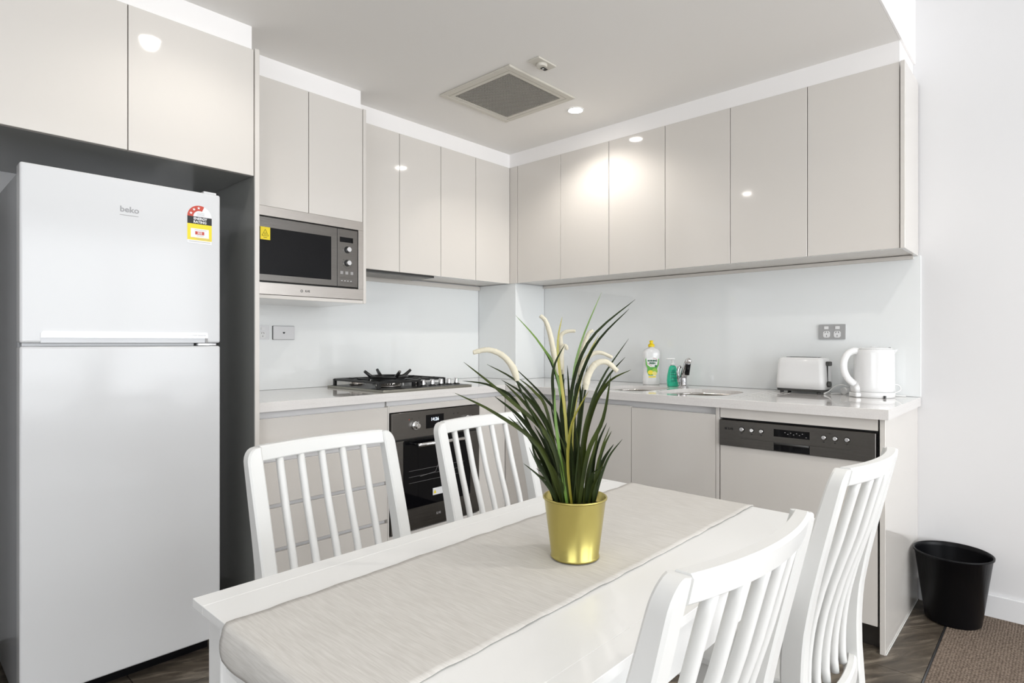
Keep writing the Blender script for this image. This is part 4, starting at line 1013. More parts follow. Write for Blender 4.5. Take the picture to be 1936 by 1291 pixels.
# ------------------------------------------------------------------ waste bin
bn = thing('waste_bin', 'black plastic waste bin in the corner by the end panel', 'bin', (-0.150, -2.657, 0.001))
bm = bmesh.new(); cb = (-0.150, -2.657, 0.0035)
lathe(bm, [(0.094, 0.0), (0.096, 0.004), (0.1315, 0.272), (0.1365, 0.273), (0.1370, 0.279), (0.1335, 0.281), (0.1295, 0.276), (0.1280, 0.262), (0.0930, 0.010), (0.02, 0.008)], cb, 56, cap1=True)
obj('bucket', bm, M_bplast, bn)
BLADES = [('g',7,[(-2.3487,-2.3431,0.8687),(-2.3839,-2.3168,0.9598),(-2.4422,-2.2657,1.0207),(-2.4919,-2.218,1.0556)]),
('g',8,[(-2.3365,-2.3386,0.8656),(-2.359,-2.3214,0.9689),(-2.4158,-2.2671,1.0478),(-2.4679,-2.2144,1.1084)]),
('d',6,[(-2.3134,-2.3105,0.8643),(-2.3597,-2.2535,1.0187),(-2.3925,-2.2111,1.0613),(-2.4286,-2.1686,1.0714)]),
('d',7,[(-2.2983,-2.3091,0.8612),(-2.3145,-2.2799,0.9838),(-2.3425,-2.238,1.0621),(-2.3837,-2.1876,1.1016)]),
('d',7,[(-2.3126,-2.3202,0.8699),(-2.3267,-2.3003,0.9667),(-2.3547,-2.2654,1.0396),(-2.3868,-2.2284,1.0741)]),
('d',6,[(-2.2915,-2.3091,0.8641),(-2.2949,-2.2907,0.9911),(-2.3071,-2.2629,1.0403),(-2.3421,-2.2178,1.097)]),
('l',6,[(-2.3071,-2.3261,0.8699),(-2.3184,-2.3093,1.0683),(-2.338,-2.2834,1.1375),(-2.3687,-2.2479,1.1926)]),
('d',6,[(-2.2915,-2.3091,0.8641),(-2.2892,-2.2969,1.0162),(-2.2942,-2.2768,1.0951),(-2.3076,-2.255,1.1394)]),
('y',7,[(-2.3263,-2.3407,0.8719),(-2.3342,-2.3369,1.0071),(-2.3462,-2.3287,1.1297),(-2.3421,-2.3355,1.1888)]),
('d',6,[(-2.3365,-2.3386,0.8734),(-2.3536,-2.3271,1.0277),(-2.3587,-2.3287,1.0947),(-2.3468,-2.3451,1.1396)]),
('l',7,[(-2.3434,-2.3488,0.8726),(-2.3576,-2.3452,0.9327),(-2.3705,-2.3431,1.0111),(-2.3744,-2.3448,1.0651)]),
('l',6,[(-2.3023,-2.3225,0.8684),(-2.2957,-2.3226,1.0514),(-2.2807,-2.3317,1.1415),(-2.2527,-2.3584,1.2363)]),
('d',7,[(-2.3194,-2.3305,0.8689),(-2.3181,-2.332,1.0212),(-2.2949,-2.357,1.1415),(-2.2363,-2.4202,1.2209)]),
('d',7,[(-2.3311,-2.3444,0.8734),(-2.3323,-2.3502,1.016),(-2.3122,-2.3789,1.1298),(-2.27,-2.428,1.202)]),
('y',6,[(-2.3188,-2.34,0.8704),(-2.3187,-2.3424,1.0062),(-2.3052,-2.3594,1.1058),(-2.2896,-2.3774,1.1555)]),
('d',6,[(-2.2892,-2.3279,0.8669),(-2.2728,-2.3361,0.9848),(-2.2478,-2.3536,1.071),(-2.2098,-2.3899,1.1498)]),
('d',6,[(-2.2775,-2.3243,0.8641),(-2.258,-2.3306,0.9911),(-2.2269,-2.3494,1.0698),(-2.1968,-2.3746,1.1152)]),
('g',7,[(-2.3155,-2.3524,0.8719),(-2.3074,-2.3659,0.9913),(-2.2886,-2.3909,1.0667),(-2.2591,-2.425,1.0943)]),
('g',8,[(-2.3253,-2.3595,0.8711),(-2.3198,-2.3748,0.9467),(-2.3067,-2.3984,1.0099),(-2.3002,-2.4101,1.0875)]),
('g',6,[(-2.315,-2.3617,0.8695),(-2.3136,-2.3703,0.91),(-2.3096,-2.3817,0.954),(-2.3049,-2.3903,0.9973)]),
('g',6,[(-2.3146,-2.371,0.8671),(-2.3145,-2.3805,0.8844),(-2.3146,-2.3899,0.9053),(-2.3075,-2.4022,0.937)]),
('d',5,[(-2.3124,-2.3646,0.8656),(-2.3136,-2.3703,0.8904),(-2.3122,-2.3789,0.9111),(-2.3036,-2.3917,0.9225)]),
('y',6,[(-2.3421,-2.3576,0.8739),(-2.3553,-2.358,0.9341),(-2.3581,-2.3697,1.0046),(-2.3428,-2.3935,1.0602)]),
('d',5,[(-2.3593,-2.3317,0.8687),(-2.3708,-2.331,0.8863),(-2.39,-2.322,0.9113),(-2.4113,-2.3049,0.934)]),
('d',5,[(-2.3519,-2.3308,0.8711),(-2.3649,-2.3262,0.8922),(-2.383,-2.316,0.9247),(-2.3973,-2.3054,0.9601)]),
('d',6,[(-2.3276,-2.3217,0.8649),(-2.3385,-2.3099,0.905),(-2.3631,-2.2834,0.9651),(-2.3881,-2.2564,1.0172)]),
('d',5,[(-2.3079,-2.3165,0.8684),(-2.3096,-2.3076,0.9409),(-2.3142,-2.2955,0.9935),(-2.3185,-2.2874,1.0385)]),
('d',6,[(-2.2927,-2.3152,0.8654),(-2.2863,-2.3103,0.9796),(-2.2813,-2.3039,1.0495),(-2.2801,-2.2993,1.0995)]),
('d',6,[(-2.3016,-2.3321,0.8699),(-2.2949,-2.3346,0.9829),(-2.2868,-2.3387,1.0518),(-2.2785,-2.3452,1.1007)]),
('g',5,[(-2.2933,-2.341,0.8699),(-2.2866,-2.3436,0.9219),(-2.2826,-2.3432,0.9621),(-2.2791,-2.3446,0.9965)]),
('d',9,[(-2.3269,-2.3312,0.8664),(-2.3444,-2.3147,0.9664),(-2.3619,-2.2982,1.0223),(-2.3922,-2.2667,1.0621)]),
('g',9,[(-2.3174,-2.3239,0.8633),(-2.3353,-2.3022,0.9558),(-2.3588,-2.2744,1.0202),(-2.3899,-2.2398,1.0687)]),
('d',9,[(-2.3249,-2.3246,0.8649),(-2.3494,-2.2981,0.9451),(-2.3767,-2.2687,1.0052),(-2.4094,-2.2334,1.0453)]),
('g',7,[(-2.3174,-2.3239,0.8673),(-2.3381,-2.2992,1.0123),(-2.3533,-2.2804,1.0526),(-2.372,-2.2591,1.0768)]),
('d',7,[(-2.3276,-2.3217,0.8649),(-2.3494,-2.2981,0.925),(-2.3685,-2.2775,0.9731),(-2.393,-2.2511,1.0092)]),
('d',6,[(-2.3398,-2.3262,0.868),(-2.3611,-2.3079,0.9123),(-2.3743,-2.2984,0.9445),(-2.3795,-2.2951,0.9723)]),
('d',8,[(-2.3113,-2.3393,0.8689),(-2.3085,-2.3423,0.9651),(-2.3031,-2.3481,1.0212),(-2.3058,-2.3452,1.0854)]),
('d',8,[(-2.3215,-2.3371,0.8704),(-2.3282,-2.3322,0.9584),(-2.3349,-2.3274,1.0223),(-2.3315,-2.3322,1.078)]),
('g',8,[(-2.3085,-2.3423,0.8689),(-2.3004,-2.3511,0.9651),(-2.2922,-2.3599,1.0212),(-2.284,-2.3687,1.0573)]),
('d',8,[(-2.3016,-2.3321,0.8699),(-2.2852,-2.3451,0.9707),(-2.2687,-2.3581,1.0355),(-2.2507,-2.3752,1.068)]),
('d',5,[(-2.3324,-2.3252,0.8664),(-2.3356,-2.324,0.8822),(-2.3398,-2.3218,0.898),(-2.3454,-2.3169,0.9114)]),
('g',7,[(-2.2998,-2.3714,0.8683),(-2.2981,-2.3784,0.9098),(-2.2943,-2.3879,0.951),(-2.2844,-2.4012,0.9859)]),
('g',7,[(-2.3172,-2.3064,0.8602),(-2.3173,-2.2992,0.875),(-2.3194,-2.2898,0.8898),(-2.3274,-2.2777,0.9031)]),
('d',5,[(-2.3139,-2.306,0.8595),(-2.3143,-2.2975,0.8818),(-2.3172,-2.2863,0.9043),(-2.327,-2.2716,0.9242)]),
('d',5,[(-2.3007,-2.3114,0.858),(-2.2969,-2.3051,0.883),(-2.294,-2.2978,0.9083),(-2.2958,-2.2906,0.9308)]),
('d',7,[(-2.2773,-2.3452,0.8595),(-2.268,-2.3471,0.9056),(-2.2562,-2.3516,0.9522),(-2.2419,-2.3629,0.9928)]),
('d',6,[(-2.3216,-2.3454,0.8679),(-2.3252,-2.3461,0.8953),(-2.3294,-2.3461,0.9226),(-2.3335,-2.344,0.9456)]),
('d',8,[(-2.2848,-2.3501,0.8618),(-2.2823,-2.3481,0.8744),(-2.2799,-2.346,0.8872),(-2.2788,-2.3447,0.8985)]),
('g',8,[(-2.3435,-2.3243,0.8683),(-2.3514,-2.321,0.9052),(-2.3619,-2.3149,0.9419),(-2.3761,-2.3022,0.9729)]),
('d',5,[(-2.3047,-2.3165,0.8596),(-2.3036,-2.3096,0.8984),(-2.3042,-2.301,0.9376),(-2.3103,-2.2905,0.9718)]),
('d',7,[(-2.2795,-2.3353,0.8581),(-2.2743,-2.3306,0.879),(-2.2694,-2.3256,0.9001),(-2.2679,-2.3221,0.9189)]),
('d',7,[(-2.3475,-2.3427,0.8723),(-2.3549,-2.3461,0.8866),(-2.363,-2.3487,0.9006),(-2.3693,-2.3476,0.9119)]),
('g',5,[(-2.3345,-2.3324,0.8681),(-2.3416,-2.3296,0.9155),(-2.351,-2.3244,0.9627),(-2.3635,-2.3134,1.0027)]),
('d',7,[(-2.3268,-2.3161,0.8637),(-2.3289,-2.3121,0.8917),(-2.3324,-2.3066,0.9197),(-2.3394,-2.2982,0.9438)]),
('d',5,[(-2.3233,-2.3316,0.8658),(-2.3275,-2.3286,0.8944),(-2.3334,-2.3237,0.923),(-2.3422,-2.3149,0.9474)]),
('g',6,[(-2.3249,-2.3162,0.8634),(-2.3261,-2.3126,0.9088),(-2.3286,-2.3077,0.9543),(-2.3341,-2.3006,0.9935)]),
('d',5,[(-2.3045,-2.38,0.8707),(-2.3067,-2.3864,0.9054),(-2.3077,-2.3943,0.9398),(-2.3034,-2.4034,0.9685)]),
('d',6,[(-2.3234,-2.349,0.8689),(-2.3299,-2.3481,0.9094),(-2.3378,-2.3456,0.9497),(-2.3472,-2.3386,0.9837)]),
('d',6,[(-2.3178,-2.3324,0.8649),(-2.3189,-2.3312,0.878),(-2.3205,-2.3295,0.8911),(-2.3233,-2.3266,0.9023)]),
('d',8,[(-2.3222,-2.2949,0.8591),(-2.321,-2.2875,0.8793),(-2.3215,-2.2782,0.8996),(-2.3279,-2.267,0.9177)]),
('g',8,[(-2.3114,-2.2984,0.8577),(-2.3101,-2.2888,0.8699),(-2.3113,-2.2766,0.8822),(-2.3201,-2.2617,0.8936)]),
('d',5,[(-2.3073,-2.3498,0.8659),(-2.3063,-2.3524,0.9098),(-2.3045,-2.3561,0.9536),(-2.3004,-2.3613,0.991)]),
('d',8,[(-2.2732,-2.354,0.8602),(-2.2641,-2.3568,0.8925),(-2.2523,-2.3624,0.9251),(-2.2373,-2.375,0.9535)]),
('g',7,[(-2.3123,-2.3524,0.8674),(-2.3152,-2.3531,0.9093),(-2.3184,-2.3534,0.951),(-2.3214,-2.3522,0.9865)]),
('g',6,[(-2.3406,-2.3479,0.8719),(-2.3485,-2.3501,0.9028),(-2.3573,-2.3513,0.9334),(-2.3652,-2.3481,0.9587)]),
('d',6,[(-2.2805,-2.3559,0.862),(-2.2756,-2.3568,0.8778),(-2.2696,-2.3589,0.8938),(-2.2623,-2.3645,0.9078)]),
('d',6,[(-2.2943,-2.3203,0.8583),(-2.2904,-2.3146,0.8866),(-2.2872,-2.3081,0.9152),(-2.2883,-2.302,0.9404)]),
('d',6,[(-2.3381,-2.3059,0.8641),(-2.3441,-2.2982,0.908),(-2.3534,-2.287,0.9521),(-2.3696,-2.269,0.9899)]),
('g',8,[(-2.2704,-2.3467,0.8584),(-2.2625,-2.3455,0.8765),(-2.2533,-2.3457,0.8947),(-2.2443,-2.3505,0.911)]),
('g',7,[(-2.3109,-2.3302,0.8632),(-2.3102,-2.3283,0.8775),(-2.31,-2.3261,0.8919),(-2.3111,-2.3236,0.9044)]),
('d',7,[(-2.3174,-2.3029,0.8596),(-2.3184,-2.2939,0.8839),(-2.3221,-2.282,0.9085),(-2.3331,-2.2661,0.9301)]),
('d',8,[(-2.307,-2.3674,0.869),(-2.3091,-2.3714,0.8847),(-2.3105,-2.3762,0.9003),(-2.3087,-2.3812,0.9132)]),
('g',7,[(-2.3128,-2.3366,0.8647),(-2.3132,-2.3359,0.912),(-2.3138,-2.3349,0.9593),(-2.3151,-2.3334,0.9999)]),
('d',7,[(-2.2958,-2.3181,0.8582),(-2.2914,-2.3126,0.9011),(-2.2877,-2.3066,0.9445),(-2.2879,-2.3013,0.9825)]),
('d',6,[(-2.3039,-2.329,0.8617),(-2.3023,-2.3259,0.8771),(-2.3012,-2.3222,0.8927),(-2.3024,-2.3184,0.9064)]),
('d',6,[(-2.3461,-2.3453,0.8725),(-2.3573,-2.3449,0.9164),(-2.3708,-2.342,0.9597),(-2.3859,-2.3315,0.9959)]),
('d',5,[(-2.3224,-2.3255,0.8645),(-2.3261,-2.321,0.8963),(-2.3317,-2.3145,0.9281),(-2.3414,-2.3038,0.9554)]),
('g',5,[(-2.3092,-2.3259,0.8621),(-2.308,-2.3231,0.8842),(-2.3073,-2.3197,0.9064),(-2.3087,-2.316,0.9258)]),
('g',7,[(-2.2851,-2.3289,0.8581),(-2.2796,-2.3247,0.8803),(-2.274,-2.3204,0.9028),(-2.2713,-2.3182,0.9228)]),
('d',7,[(-2.2888,-2.3207,0.8573),(-2.2837,-2.3148,0.8843),(-2.2791,-2.3083,0.9116),(-2.2788,-2.3029,0.9358)]),
('g',6,[(-2.332,-2.3359,0.8682),(-2.3381,-2.3343,0.8963),(-2.3459,-2.3309,0.9243),(-2.3557,-2.3229,0.948)]),
('d',5,[(-2.2923,-2.3684,0.8664),(-2.2912,-2.3718,0.8857),(-2.289,-2.3766,0.9049),(-2.2837,-2.3834,0.9212)]),
('d',5,[(-2.2825,-2.3612,0.8633),(-2.2783,-2.3633,0.8813),(-2.2727,-2.3669,0.8994),(-2.265,-2.374,0.9151)]),
('d',6,[(-2.3266,-2.3508,0.8698),(-2.3317,-2.3527,0.9097),(-2.3374,-2.3541,0.9493),(-2.3421,-2.3528,0.9826)]),
('d',6,[(-2.2772,-2.3627,0.8625),(-2.2686,-2.3685,0.8984),(-2.2565,-2.3778,0.9344),(-2.2389,-2.3951,0.9655)]),
('d',8,[(-2.284,-2.3351,0.859),(-2.2799,-2.3305,0.8976),(-2.2763,-2.3254,0.9367),(-2.2761,-2.3212,0.9709)]),
('g',7,[(-2.3259,-2.3202,0.8643),(-2.3283,-2.3168,0.894),(-2.3322,-2.3117,0.9237),(-2.3392,-2.3037,0.9493)]),
('d',7,[(-2.3139,-2.3419,0.8658),(-2.3158,-2.3413,0.8943),(-2.3183,-2.34,0.9228),(-2.3216,-2.3373,0.9471)]),
('g',7,[(-2.3122,-2.3467,0.8663),(-2.3137,-2.3474,0.8876),(-2.3154,-2.3479,0.9088),(-2.3166,-2.3476,0.9268)]),
('g',7,[(-2.314,-2.3272,0.8633),(-2.3144,-2.3243,0.8757),(-2.3157,-2.3205,0.8882),(-2.3194,-2.3153,0.899)]),
('d',5,[(-2.3401,-2.3392,0.8703),(-2.346,-2.3411,0.8865),(-2.3527,-2.3422,0.9025),(-2.3586,-2.3399,0.9157)]),
('g',7,[(-2.3504,-2.3396,0.8723),(-2.3597,-2.3409,0.8963),(-2.3705,-2.3406,0.9199),(-2.3814,-2.3345,0.9394)]),
('d',5,[(-2.3381,-2.3306,0.8684),(-2.3461,-2.3273,0.9081),(-2.3567,-2.3213,0.9476),(-2.371,-2.3086,0.981)]),
('d',6,[(-2.2833,-2.3558,0.8625),(-2.2792,-2.3565,0.8976),(-2.2742,-2.3584,0.933),(-2.2681,-2.3631,0.9635)]),
('g',5,[(-2.2756,-2.358,0.8614),(-2.2687,-2.3602,0.9053),(-2.2598,-2.3645,0.9494),(-2.2485,-2.3742,0.9877)]),
('d',5,[(-2.3156,-2.3455,0.8668),(-2.3194,-2.3444,0.8973),(-2.3243,-2.3421,0.9277),(-2.3305,-2.3368,0.9535)]),
('d',8,[(-2.34,-2.3235,0.8675),(-2.3478,-2.319,0.9122),(-2.3585,-2.3116,0.9566),(-2.3737,-2.2972,0.9944)]),
('d',7,[(-2.2971,-2.314,0.8577),(-2.2944,-2.3061,0.884),(-2.2934,-2.2964,0.9107),(-2.2985,-2.2854,0.9344)]),
('d',6,[(-2.33,-2.3144,0.864),(-2.3345,-2.3082,0.8814),(-2.3417,-2.2993,0.8988),(-2.3544,-2.2849,0.9138)]),
('g',8,[(-2.3218,-2.3424,0.8674),(-2.3269,-2.3408,0.9058),(-2.3334,-2.3376,0.9441),(-2.3417,-2.3305,0.9766)]),
('d',7,[(-2.3111,-2.3015,0.8582),(-2.3094,-2.2932,0.8886),(-2.3097,-2.2828,0.9195),(-2.3165,-2.2704,0.9467)]),
('d',7,[(-2.2897,-2.3556,0.8636),(-2.2876,-2.356,0.8904),(-2.285,-2.357,0.9173),(-2.2817,-2.3596,0.9404)])]
SPIKES = [(8,[(-2.4035,-2.2839,1.0753),(-2.4091,-2.2779,1.0987),(-2.4215,-2.2645,1.1201),(-2.4387,-2.2459,1.1299),(-2.4568,-2.2264,1.1252)],(-2.326,-2.3455,0.8727)),
(7,[(-2.3152,-2.3057,1.0823),(-2.3196,-2.3009,1.1129),(-2.3257,-2.2943,1.1579),(-2.3313,-2.2883,1.1824),(-2.3382,-2.2808,1.1926)],(-2.306,-2.3303,0.8663)),
(6,[(-2.2861,-2.2929,1.0828),(-2.2887,-2.2901,1.1415),(-2.2881,-2.2907,1.1562),(-2.281,-2.2984,1.1637),(-2.2696,-2.3107,1.1646)],(-2.2939,-2.3212,0.8625)),
(6,[(-2.3045,-2.3025,1.0921),(-2.3039,-2.3031,1.1168),(-2.302,-2.3052,1.1333),(-2.2983,-2.3091,1.1366),(-2.2961,-2.3116,1.1292)],(-2.302,-2.3273,0.8651)),
(6,[(-2.2615,-2.3047,1.0822),(-2.2529,-2.314,1.1246),(-2.2486,-2.3187,1.1457),(-2.2443,-2.3233,1.1605),(-2.2385,-2.3295,1.166)],(-2.2899,-2.3182,0.8612)),
(6,[(-2.2748,-2.3198,1.0666),(-2.2678,-2.3274,1.1041),(-2.2565,-2.3396,1.1207),(-2.2451,-2.3518,1.1236),(-2.2304,-2.3677,1.1145)],(-2.2979,-2.3243,0.8638)),
(8,[(-2.3303,-2.3776,1.0605),(-2.3277,-2.3804,1.0837),(-2.3185,-2.3903,1.1049),(-2.3054,-2.4045,1.1088),(-2.2923,-2.4186,1.0925)],(-2.33,-2.3485,0.874))]
# ------------------------------------------------------------------ dining table
TX0, TX1, TY0, TY1, TZ = -2.842, -1.742, -2.590, -2.008, 0.750
tb_ = thing('dining_table', 'white rectangular dining table in the foreground', 'table', (-2.292, -2.30, 0))
obj('tabletop', BX(TX0, TX1, TY0 + 0.0402, TY1 - 0.0402, 0.7368, TZ, bev=0.0005), M_table, tb_)
for y0, y1 in ((TY0, TY0 + 0.040), (TY1 - 0.040, TY1)):
    obj('edge_board', BX(TX0, TX1, y0, y1, 0.7365, TZ, bev=0.0006), M_table, tb_)
LW = 0.048
lx = (TX0 + 0.018, TX1 - 0.018 - LW); ly = (TY0 + 0.014, TY1 - 0.014 - LW)
for x in lx:
    for y in ly:
        obj('leg', BX(x, x + LW, y, y + LW, 0.0005, 0.7362, bev=0.003, seg=2), M_table, tb_)
ap0, ap1 = 0.648, 0.7362
for y in (ly[0] + 0.008, ly[1] + LW - 0.008 - 0.018): obj('apron', BX(lx[0] + LW + 0.0005, lx[1] - 0.0005, y, y + 0.018, ap0, ap1, bev=0.001), M_table, tb_)
for x in (lx[0] + 0.008, lx[1] + LW - 0.026): obj('apron', BX(x, x + 0.018, ly[0] + LW + 0.0005, ly[1] - 0.0005, ap0, ap1, bev=0.001), M_table, tb_)

# runner
rn_path = []
for k in range(7): rn_path.append((-2.8465 - 0.004 * math.sin(k / 6 * PI) * 0.9, 0.703 + 0.0435 * k / 6))
rn_path += [(-2.8450, 0.7500), (-2.8415, 0.7518)]
N = 90
for k in range(1, N): rn_path.append((-2.8415 + (2.8415 - 1.7425) * k / N, 0.7518))
rn_path += [(-1.7425, 0.7518), (-1.7390, 0.7500)]
for k in range(7): rn_path.append((-1.7375, 0.7465 - 0.05 * k / 6))
bm = bmesh.new(); NY = 26; grid = []
for i, (x, z) in enumerate(rn_path):
    tt = (x - TX0) / (TX1 - TX0); row = []
    ya = -2.136 + 0.027 * tt + 0.0006 * math.sin(i * 0.85) + 0.0004 * math.sin(i * 2.3) ; yb = -2.447 + 0.003 * tt + 0.0006 * math.sin(i * 0.73 + 1) + 0.0004 * math.sin(i * 2.1)
    for j in range(NY + 1):
        s_ = j / NY; y = ya + (yb - ya) * s_
        dz = 0.0; dx = 0.0
        if z > 0.7515:
            dz = 0.0007 * (1 + math.sin(x * 41 + y * 13)) * (0.6 + 0.4 * math.sin(y * 57 + x * 9))
            if min(s_, 1 - s_) < 0.03: dz += 0.0006 * (1 + math.sin(x * 77 + s_ * 3))
        else:
            dx = -0.0035 * (0.5 + 0.5 * math.sin(y * 60)) * min(1, (0.752 - z) / 0.05) * (1 if x < -2 else -1)
        row.append(bm.verts.new((x + dx, y, z + dz)))
    grid.append(row)
for a, b in zip(grid, grid[1:]):
    for j in range(NY):
        f = bm.faces.new((a[j], b[j], b[j + 1], a[j + 1])); f.smooth = True
bmesh.ops.recalc_face_normals(bm, faces=bm.faces)
rn = obj('table_runner', bm, M_cloth, origin=(-2.292, -2.28, 0.7518))
tag(rn, 'oatmeal woven table runner lying along the white table', 'table runner')
md = rn.modifiers.new('thick', 'SOLIDIFY'); md.thickness = 0.0012; md.offset = 1

# ------------------------------------------------------------------ chairs (local: back towards -y, rear edge of posts at y=0 near the seat)
CW = 0.405
ZR = [0.0, 0.20, 0.33, 0.42, 0.48, 0.53, 0.57, 0.63, 0.70, 0.78, 0.86, 0.895]
YB = [-0.050, -0.020, -0.007, -0.001, 0.0, -0.002, -0.006, -0.016, -0.031, -0.050, -0.069, -0.0775]
DP = [0.028, 0.033, 0.037, 0.043, 0.045, 0.045, 0.044, 0.042, 0.038, 0.034, 0.030, 0.028]
def itp(z, T):
    for i in range(len(ZR) - 1):
        if z <= ZR[i + 1]:
            t_ = (z - ZR[i]) / (ZR[i + 1] - ZR[i]); return T[i] + (T[i + 1] - T[i]) * t_
    return T[-1]
PT = 0.035
def crease(bm, rings):
    ids = {}
    for r in rings:
        for k, v in enumerate(r): ids[v] = k
    for e in bm.edges:
        if ids.get(e.verts[0]) == ids.get(e.verts[1]): e.smooth = False
def post_bm(s):
    bm = bmesh.new(); rings = []
    zs_ = [0.0, 0.1, 0.20, 0.27, 0.33, 0.38, 0.42, 0.45, 0.48, 0.51, 0.54, 0.57, 0.60, 0.64, 0.68, 0.72, 0.77, 0.82, 0.860, 0.870, 0.879, 0.887, 0.893, 0.897, 0.899]
    for z in zs_:
        yb = itp(z, YB); yf = yb + itp(z, DP)
        xo, xi = CW / 2, CW / 2 - PT
        if z > 0.865:
            q = (z - 0.865) / 0.034; xo -= 0.025 * (1 - math.sqrt(max(0, 1 - q * q)))
        b = 0.004
        pts = [(xi, yb + b), (xi + b, yb), (xo - b, yb), (xo, yb + b), (xo, yf - b), (xo - b, yf), (xi + b, yf), (xi, yf - b)]
        rings.append([bm.verts.new((s * u, v, z)) for u, v in pts])
    for a, b in zip(rings, rings[1:]):
        for k in range(8):
            f = bm.faces.new((a[k], a[(k + 1) % 8], b[(k + 1) % 8], b[k])); f.smooth = True
    bm.faces.new(rings[0][::-1]); bm.faces.new(rings[-1])
    crease(bm, rings)
    bmesh.ops.recalc_face_normals(bm, faces=bm.faces)
    return bm
def bow(x): return -0.026 * (1 - (x / (CW / 2 - PT * 0.6)) ** 2)
def rail_bm(z0, z1, th, inset=0.0):
    bm = bmesh.new(); rings = []; n = 18; xe = CW / 2 - PT + 0.001
    for i in range(n + 1):
        x = -xe + 2 * xe * i / n; o = bow(x) if abs(x) < CW / 2 - PT * 0.6 else 0
        rr = []
        for (dy, z) in ((0.0, z0 + .003), (0.003, z0), (th - .003, z0), (th, z0 + .003), (th, z1 - .005), (th - .004, z1), (0.004, z1), (0.0, z1 - .005)):
            rr.append(bm.verts.new((x, itp(min(z, 0.895), YB) + 0.002 + inset + o + dy, z)))
        rings.append(rr)
    for a, b in zip(rings, rings[1:]):
        for k in range(8):
            f = bm.faces.new((a[k], b[k], b[(k + 1) % 8], a[(k + 1) % 8])); f.smooth = True
    bm.faces.new(rings[0]); bm.faces.new(rings[-1][::-1])
    crease(bm, rings)
    bmesh.ops.recalc_face_normals(bm, faces=bm.faces)
    return bm
def slat_bm(x):
    bm = bmesh.new(); pts = []
    for k in range(17):
        z = 0.395 + (0.8735 - 0.395) * k / 16
        pts.append((x, itp(z, YB) + itp(z, DP) * 0.5 + bow(x) * max(0, min(1, (z - 0.44) / 0.3)), z))
    return tube(bm, pts, 0.0092, 12)
def make_chair(label):
    t = thing('dining_chair', label, 'chair', (0, 0, 0), 'white slat-back dining chairs')
    for s in (-1, 1): obj('back_post', post_bm(s), M_chair, t)
    obj('top_rail', rail_bm(0.866, 0.9015, 0.0245), M_chair, t)
    obj('lower_rail', rail_bm(0.362, 0.400, 0.020, 0.008), M_chair, t)
    for i in range(5): obj('slat', slat_bm(-0.116 + 0.058 * i), M_chair, t)
    bm = bmesh.new(); sz = [(0.4265, 0.002), (0.4285, 0), (0.4400, 0), (0.4440, 0.004)]
    out_ = [(-0.158, 0.045), (0.158, 0.045), (0.190, 0.130), (0.198, 0.400), (0.185, 0.425), (-0.185, 0.425), (-0.198, 0.400), (-0.190, 0.130)]
    rings = [[bm.verts.new((u * (1 - d / 0.2), 0.235 + (v - 0.235) * (1 - d / 0.2), z)) for u, v in out_] for z, d in sz]
    for a, b in zip(rings, rings[1:]):
        for k in range(8): bm.faces.new((a[k], a[(k + 1) % 8], b[(k + 1) % 8], b[k]))
    bm.faces.new(rings[0][::-1]); bm.faces.new(rings[-1])
    obj('seat', bm, M_chair, t)
    for s in (-1, 1):
        obj('front_leg', BX(s * 0.150, s * 0.185, 0.372, 0.407, 0.0005, 0.426, bev=0.003), M_chair, t)
        obj('side_rail', BX(s * 0.160, s * 0.178, 0.047, 0.371, 0.370, 0.425, bev=0.001), M_chair, t)
    obj('front_rail', BX(-0.1495, 0.1495, 0.380, 0.398, 0.370, 0.425, bev=0.001), M_chair, t)
    return t
def dup(root, label):
    r = root.copy(); COL.objects.link(r); r['label'] = label
    for ch in list(root.children):
        c = ch.copy(); COL.objects.link(c); c.parent = r
    return r
c3 = make_chair('white slat-back dining chair nearest the camera, its curved top rail in the bottom centre foreground')
c4 = dup(c3, 'white slat-back dining chair at the near right table side, in front of the dishwasher')
c1 = dup(c3, 'white slat-back dining chair across the table, in front of the drawers')
c2 = dup(c3, 'white slat-back dining chair across the table, in front of the oven and behind the plant')
for c, x, y, rz, z, sx_ in ((c3, -2.438, -2.641, -3.0, 0.0035, 0.965), (c4, -1.752, -2.626, -3.0, 0.003, 0.945), (c1, -2.385, -1.667, 182.0, 0.0, 1.03), (c2, -1.812, -1.655, 182.0, 0.0, 1.03)):
    c.location = (x, y, z); c.rotation_euler = (0, 0, math.radians(rz)); c.scale = (sx_, 1, 1)

# ------------------------------------------------------------------ potted ornamental grass
PX, PY, PZ = -2.308, -2.338, 0.7548
pg = thing('potted_grass', 'artificial grass with cream spikes in a gold metal pot on the table runner', 'plant', (PX, PY, PZ))
bm = bmesh.new()
lathe(bm, [(0.0400, 0.004), (0.0430, 0.0005), (0.0445, 0.002), (0.0440, 0.0045), (0.0430, 0.006), (0.0560, 0.106), (0.0572, 0.1075), (0.0583, 0.1065), (0.0585, 0.1090), (0.0570, 0.1105), (0.0553, 0.1085), (0.0535, 0.0900), (0.020, 0.0895)], (PX, PY, PZ), 64)
obj('pot', bm, M_gold, pg)
bm = bmesh.new(); lathe(bm, [(0.0525, 0.0898), (0.048, 0.0935), (0.01, 0.0950)], (PX, PY, PZ), 32)
obj('pot_filling', bm, M_soil, pg)
BM_ = {'g': M_g, 'd': M_d, 'l': M_l, 'y': M_y}
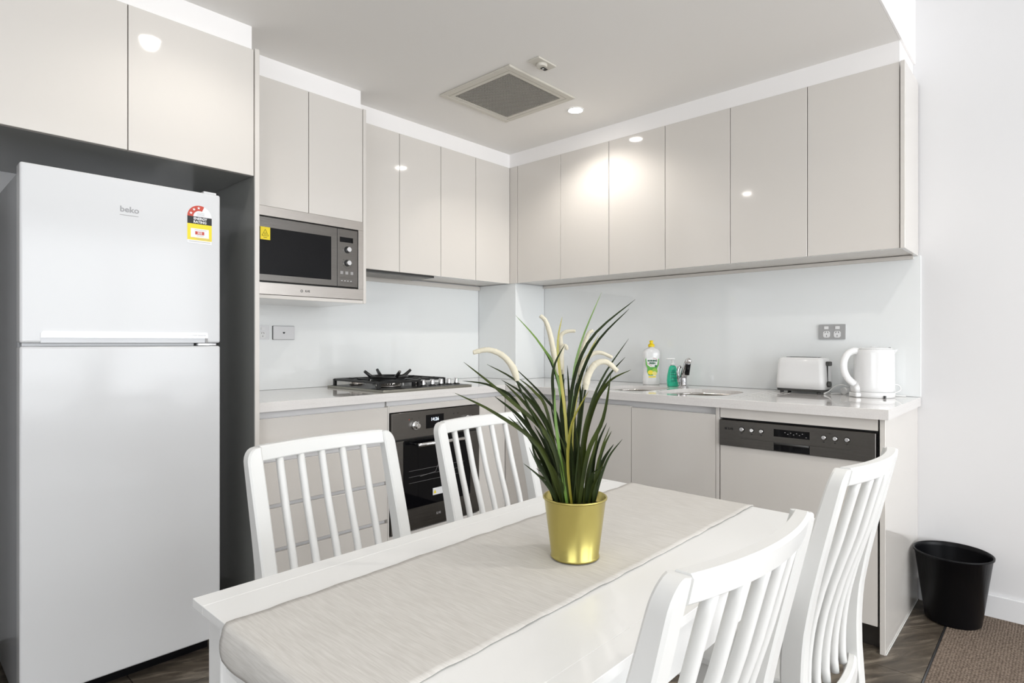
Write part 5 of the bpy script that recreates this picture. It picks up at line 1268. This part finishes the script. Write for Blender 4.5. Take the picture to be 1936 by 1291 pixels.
def clampbase(p):
    v = Vector(p); d = Vector((v.x - PX, v.y - PY)); 
    if d.length > 0.036: d *= 0.036 / d.length
    return Vector((PX + d.x, PY + d.y, PZ + 0.0925))
camside = Vector((CAMX - PX, CAMY - PY, 0)).normalized()
for i, (c, wd, pts) in enumerate(BLADES):
    P = [clampbase(pts[0])] + [Vector(p) for p in pts[1:]]
    path = smooth_path(P, 5); n = len(path)
    bm = bmesh.new(); prev = None; rows = []
    tw = random.uniform(-0.7, 0.7)
    wd_ = wd * 0.00096
    for k, p in enumerate(path):
        t_ = k / (n - 1)
        d = (path[min(k + 1, n - 1)] - path[max(k - 1, 0)]).normalized()
        side = d.cross(camside).normalized()
        nrm = side.cross(d)
        side = side * math.cos(tw) + nrm * math.sin(tw)
        hw = wd_ * 0.5 * (0.75 + 0.25 * math.sin(min(1, t_ * 2.2) * PI / 2)) * (1 - max(0, (t_ - 0.45) / 0.55) ** 1.6 * 0.93)
        keel = d.cross(side) * hw * 0.35
        rows.append([bm.verts.new(p - side * hw), bm.verts.new(p + keel), bm.verts.new(p + side * hw)])
    for a, b in zip(rows, rows[1:]):
        for k in range(2):
            f = bm.faces.new((a[k], b[k], b[k + 1], a[k + 1])); f.smooth = True
    obj('blade', bm, BM_[c], pg)
for wd, pts, base in SPIKES:
    path = smooth_path(pts, 16); n = len(path); r0 = wd * 0.00085
    rad = []
    for k in range(n):
        t_ = k / (n - 1); rad.append(r0 * (0.55 + 0.45 * min(1, t_ * 6)) * (1 - 0.42 * t_) * (0.5 if k == n - 1 else 1) * (1 + 0.06 * random.uniform(-1, 1)))
    bm = bmesh.new(); tube(bm, path, rad, 14)
    for v_ in bm.verts: v_.co += Vector([random.uniform(-1, 1) * 0.00028 for _ in range(3)])
    sp_ = obj('flower_spike', bm, M_cream, pg)
    b0 = clampbase(base); p1 = Vector(pts[0]); dd = (Vector(pts[1]) - p1).normalized()
    bm = bmesh.new(); tube(bm, smooth_path([b0, b0.lerp(p1, 0.5) + Vector((0, 0, 0.01)) , p1 - dd * 0.02, p1 + dd * 0.004], 5), 0.0018, 7)
    obj('stem', bm, M_d, sp_)
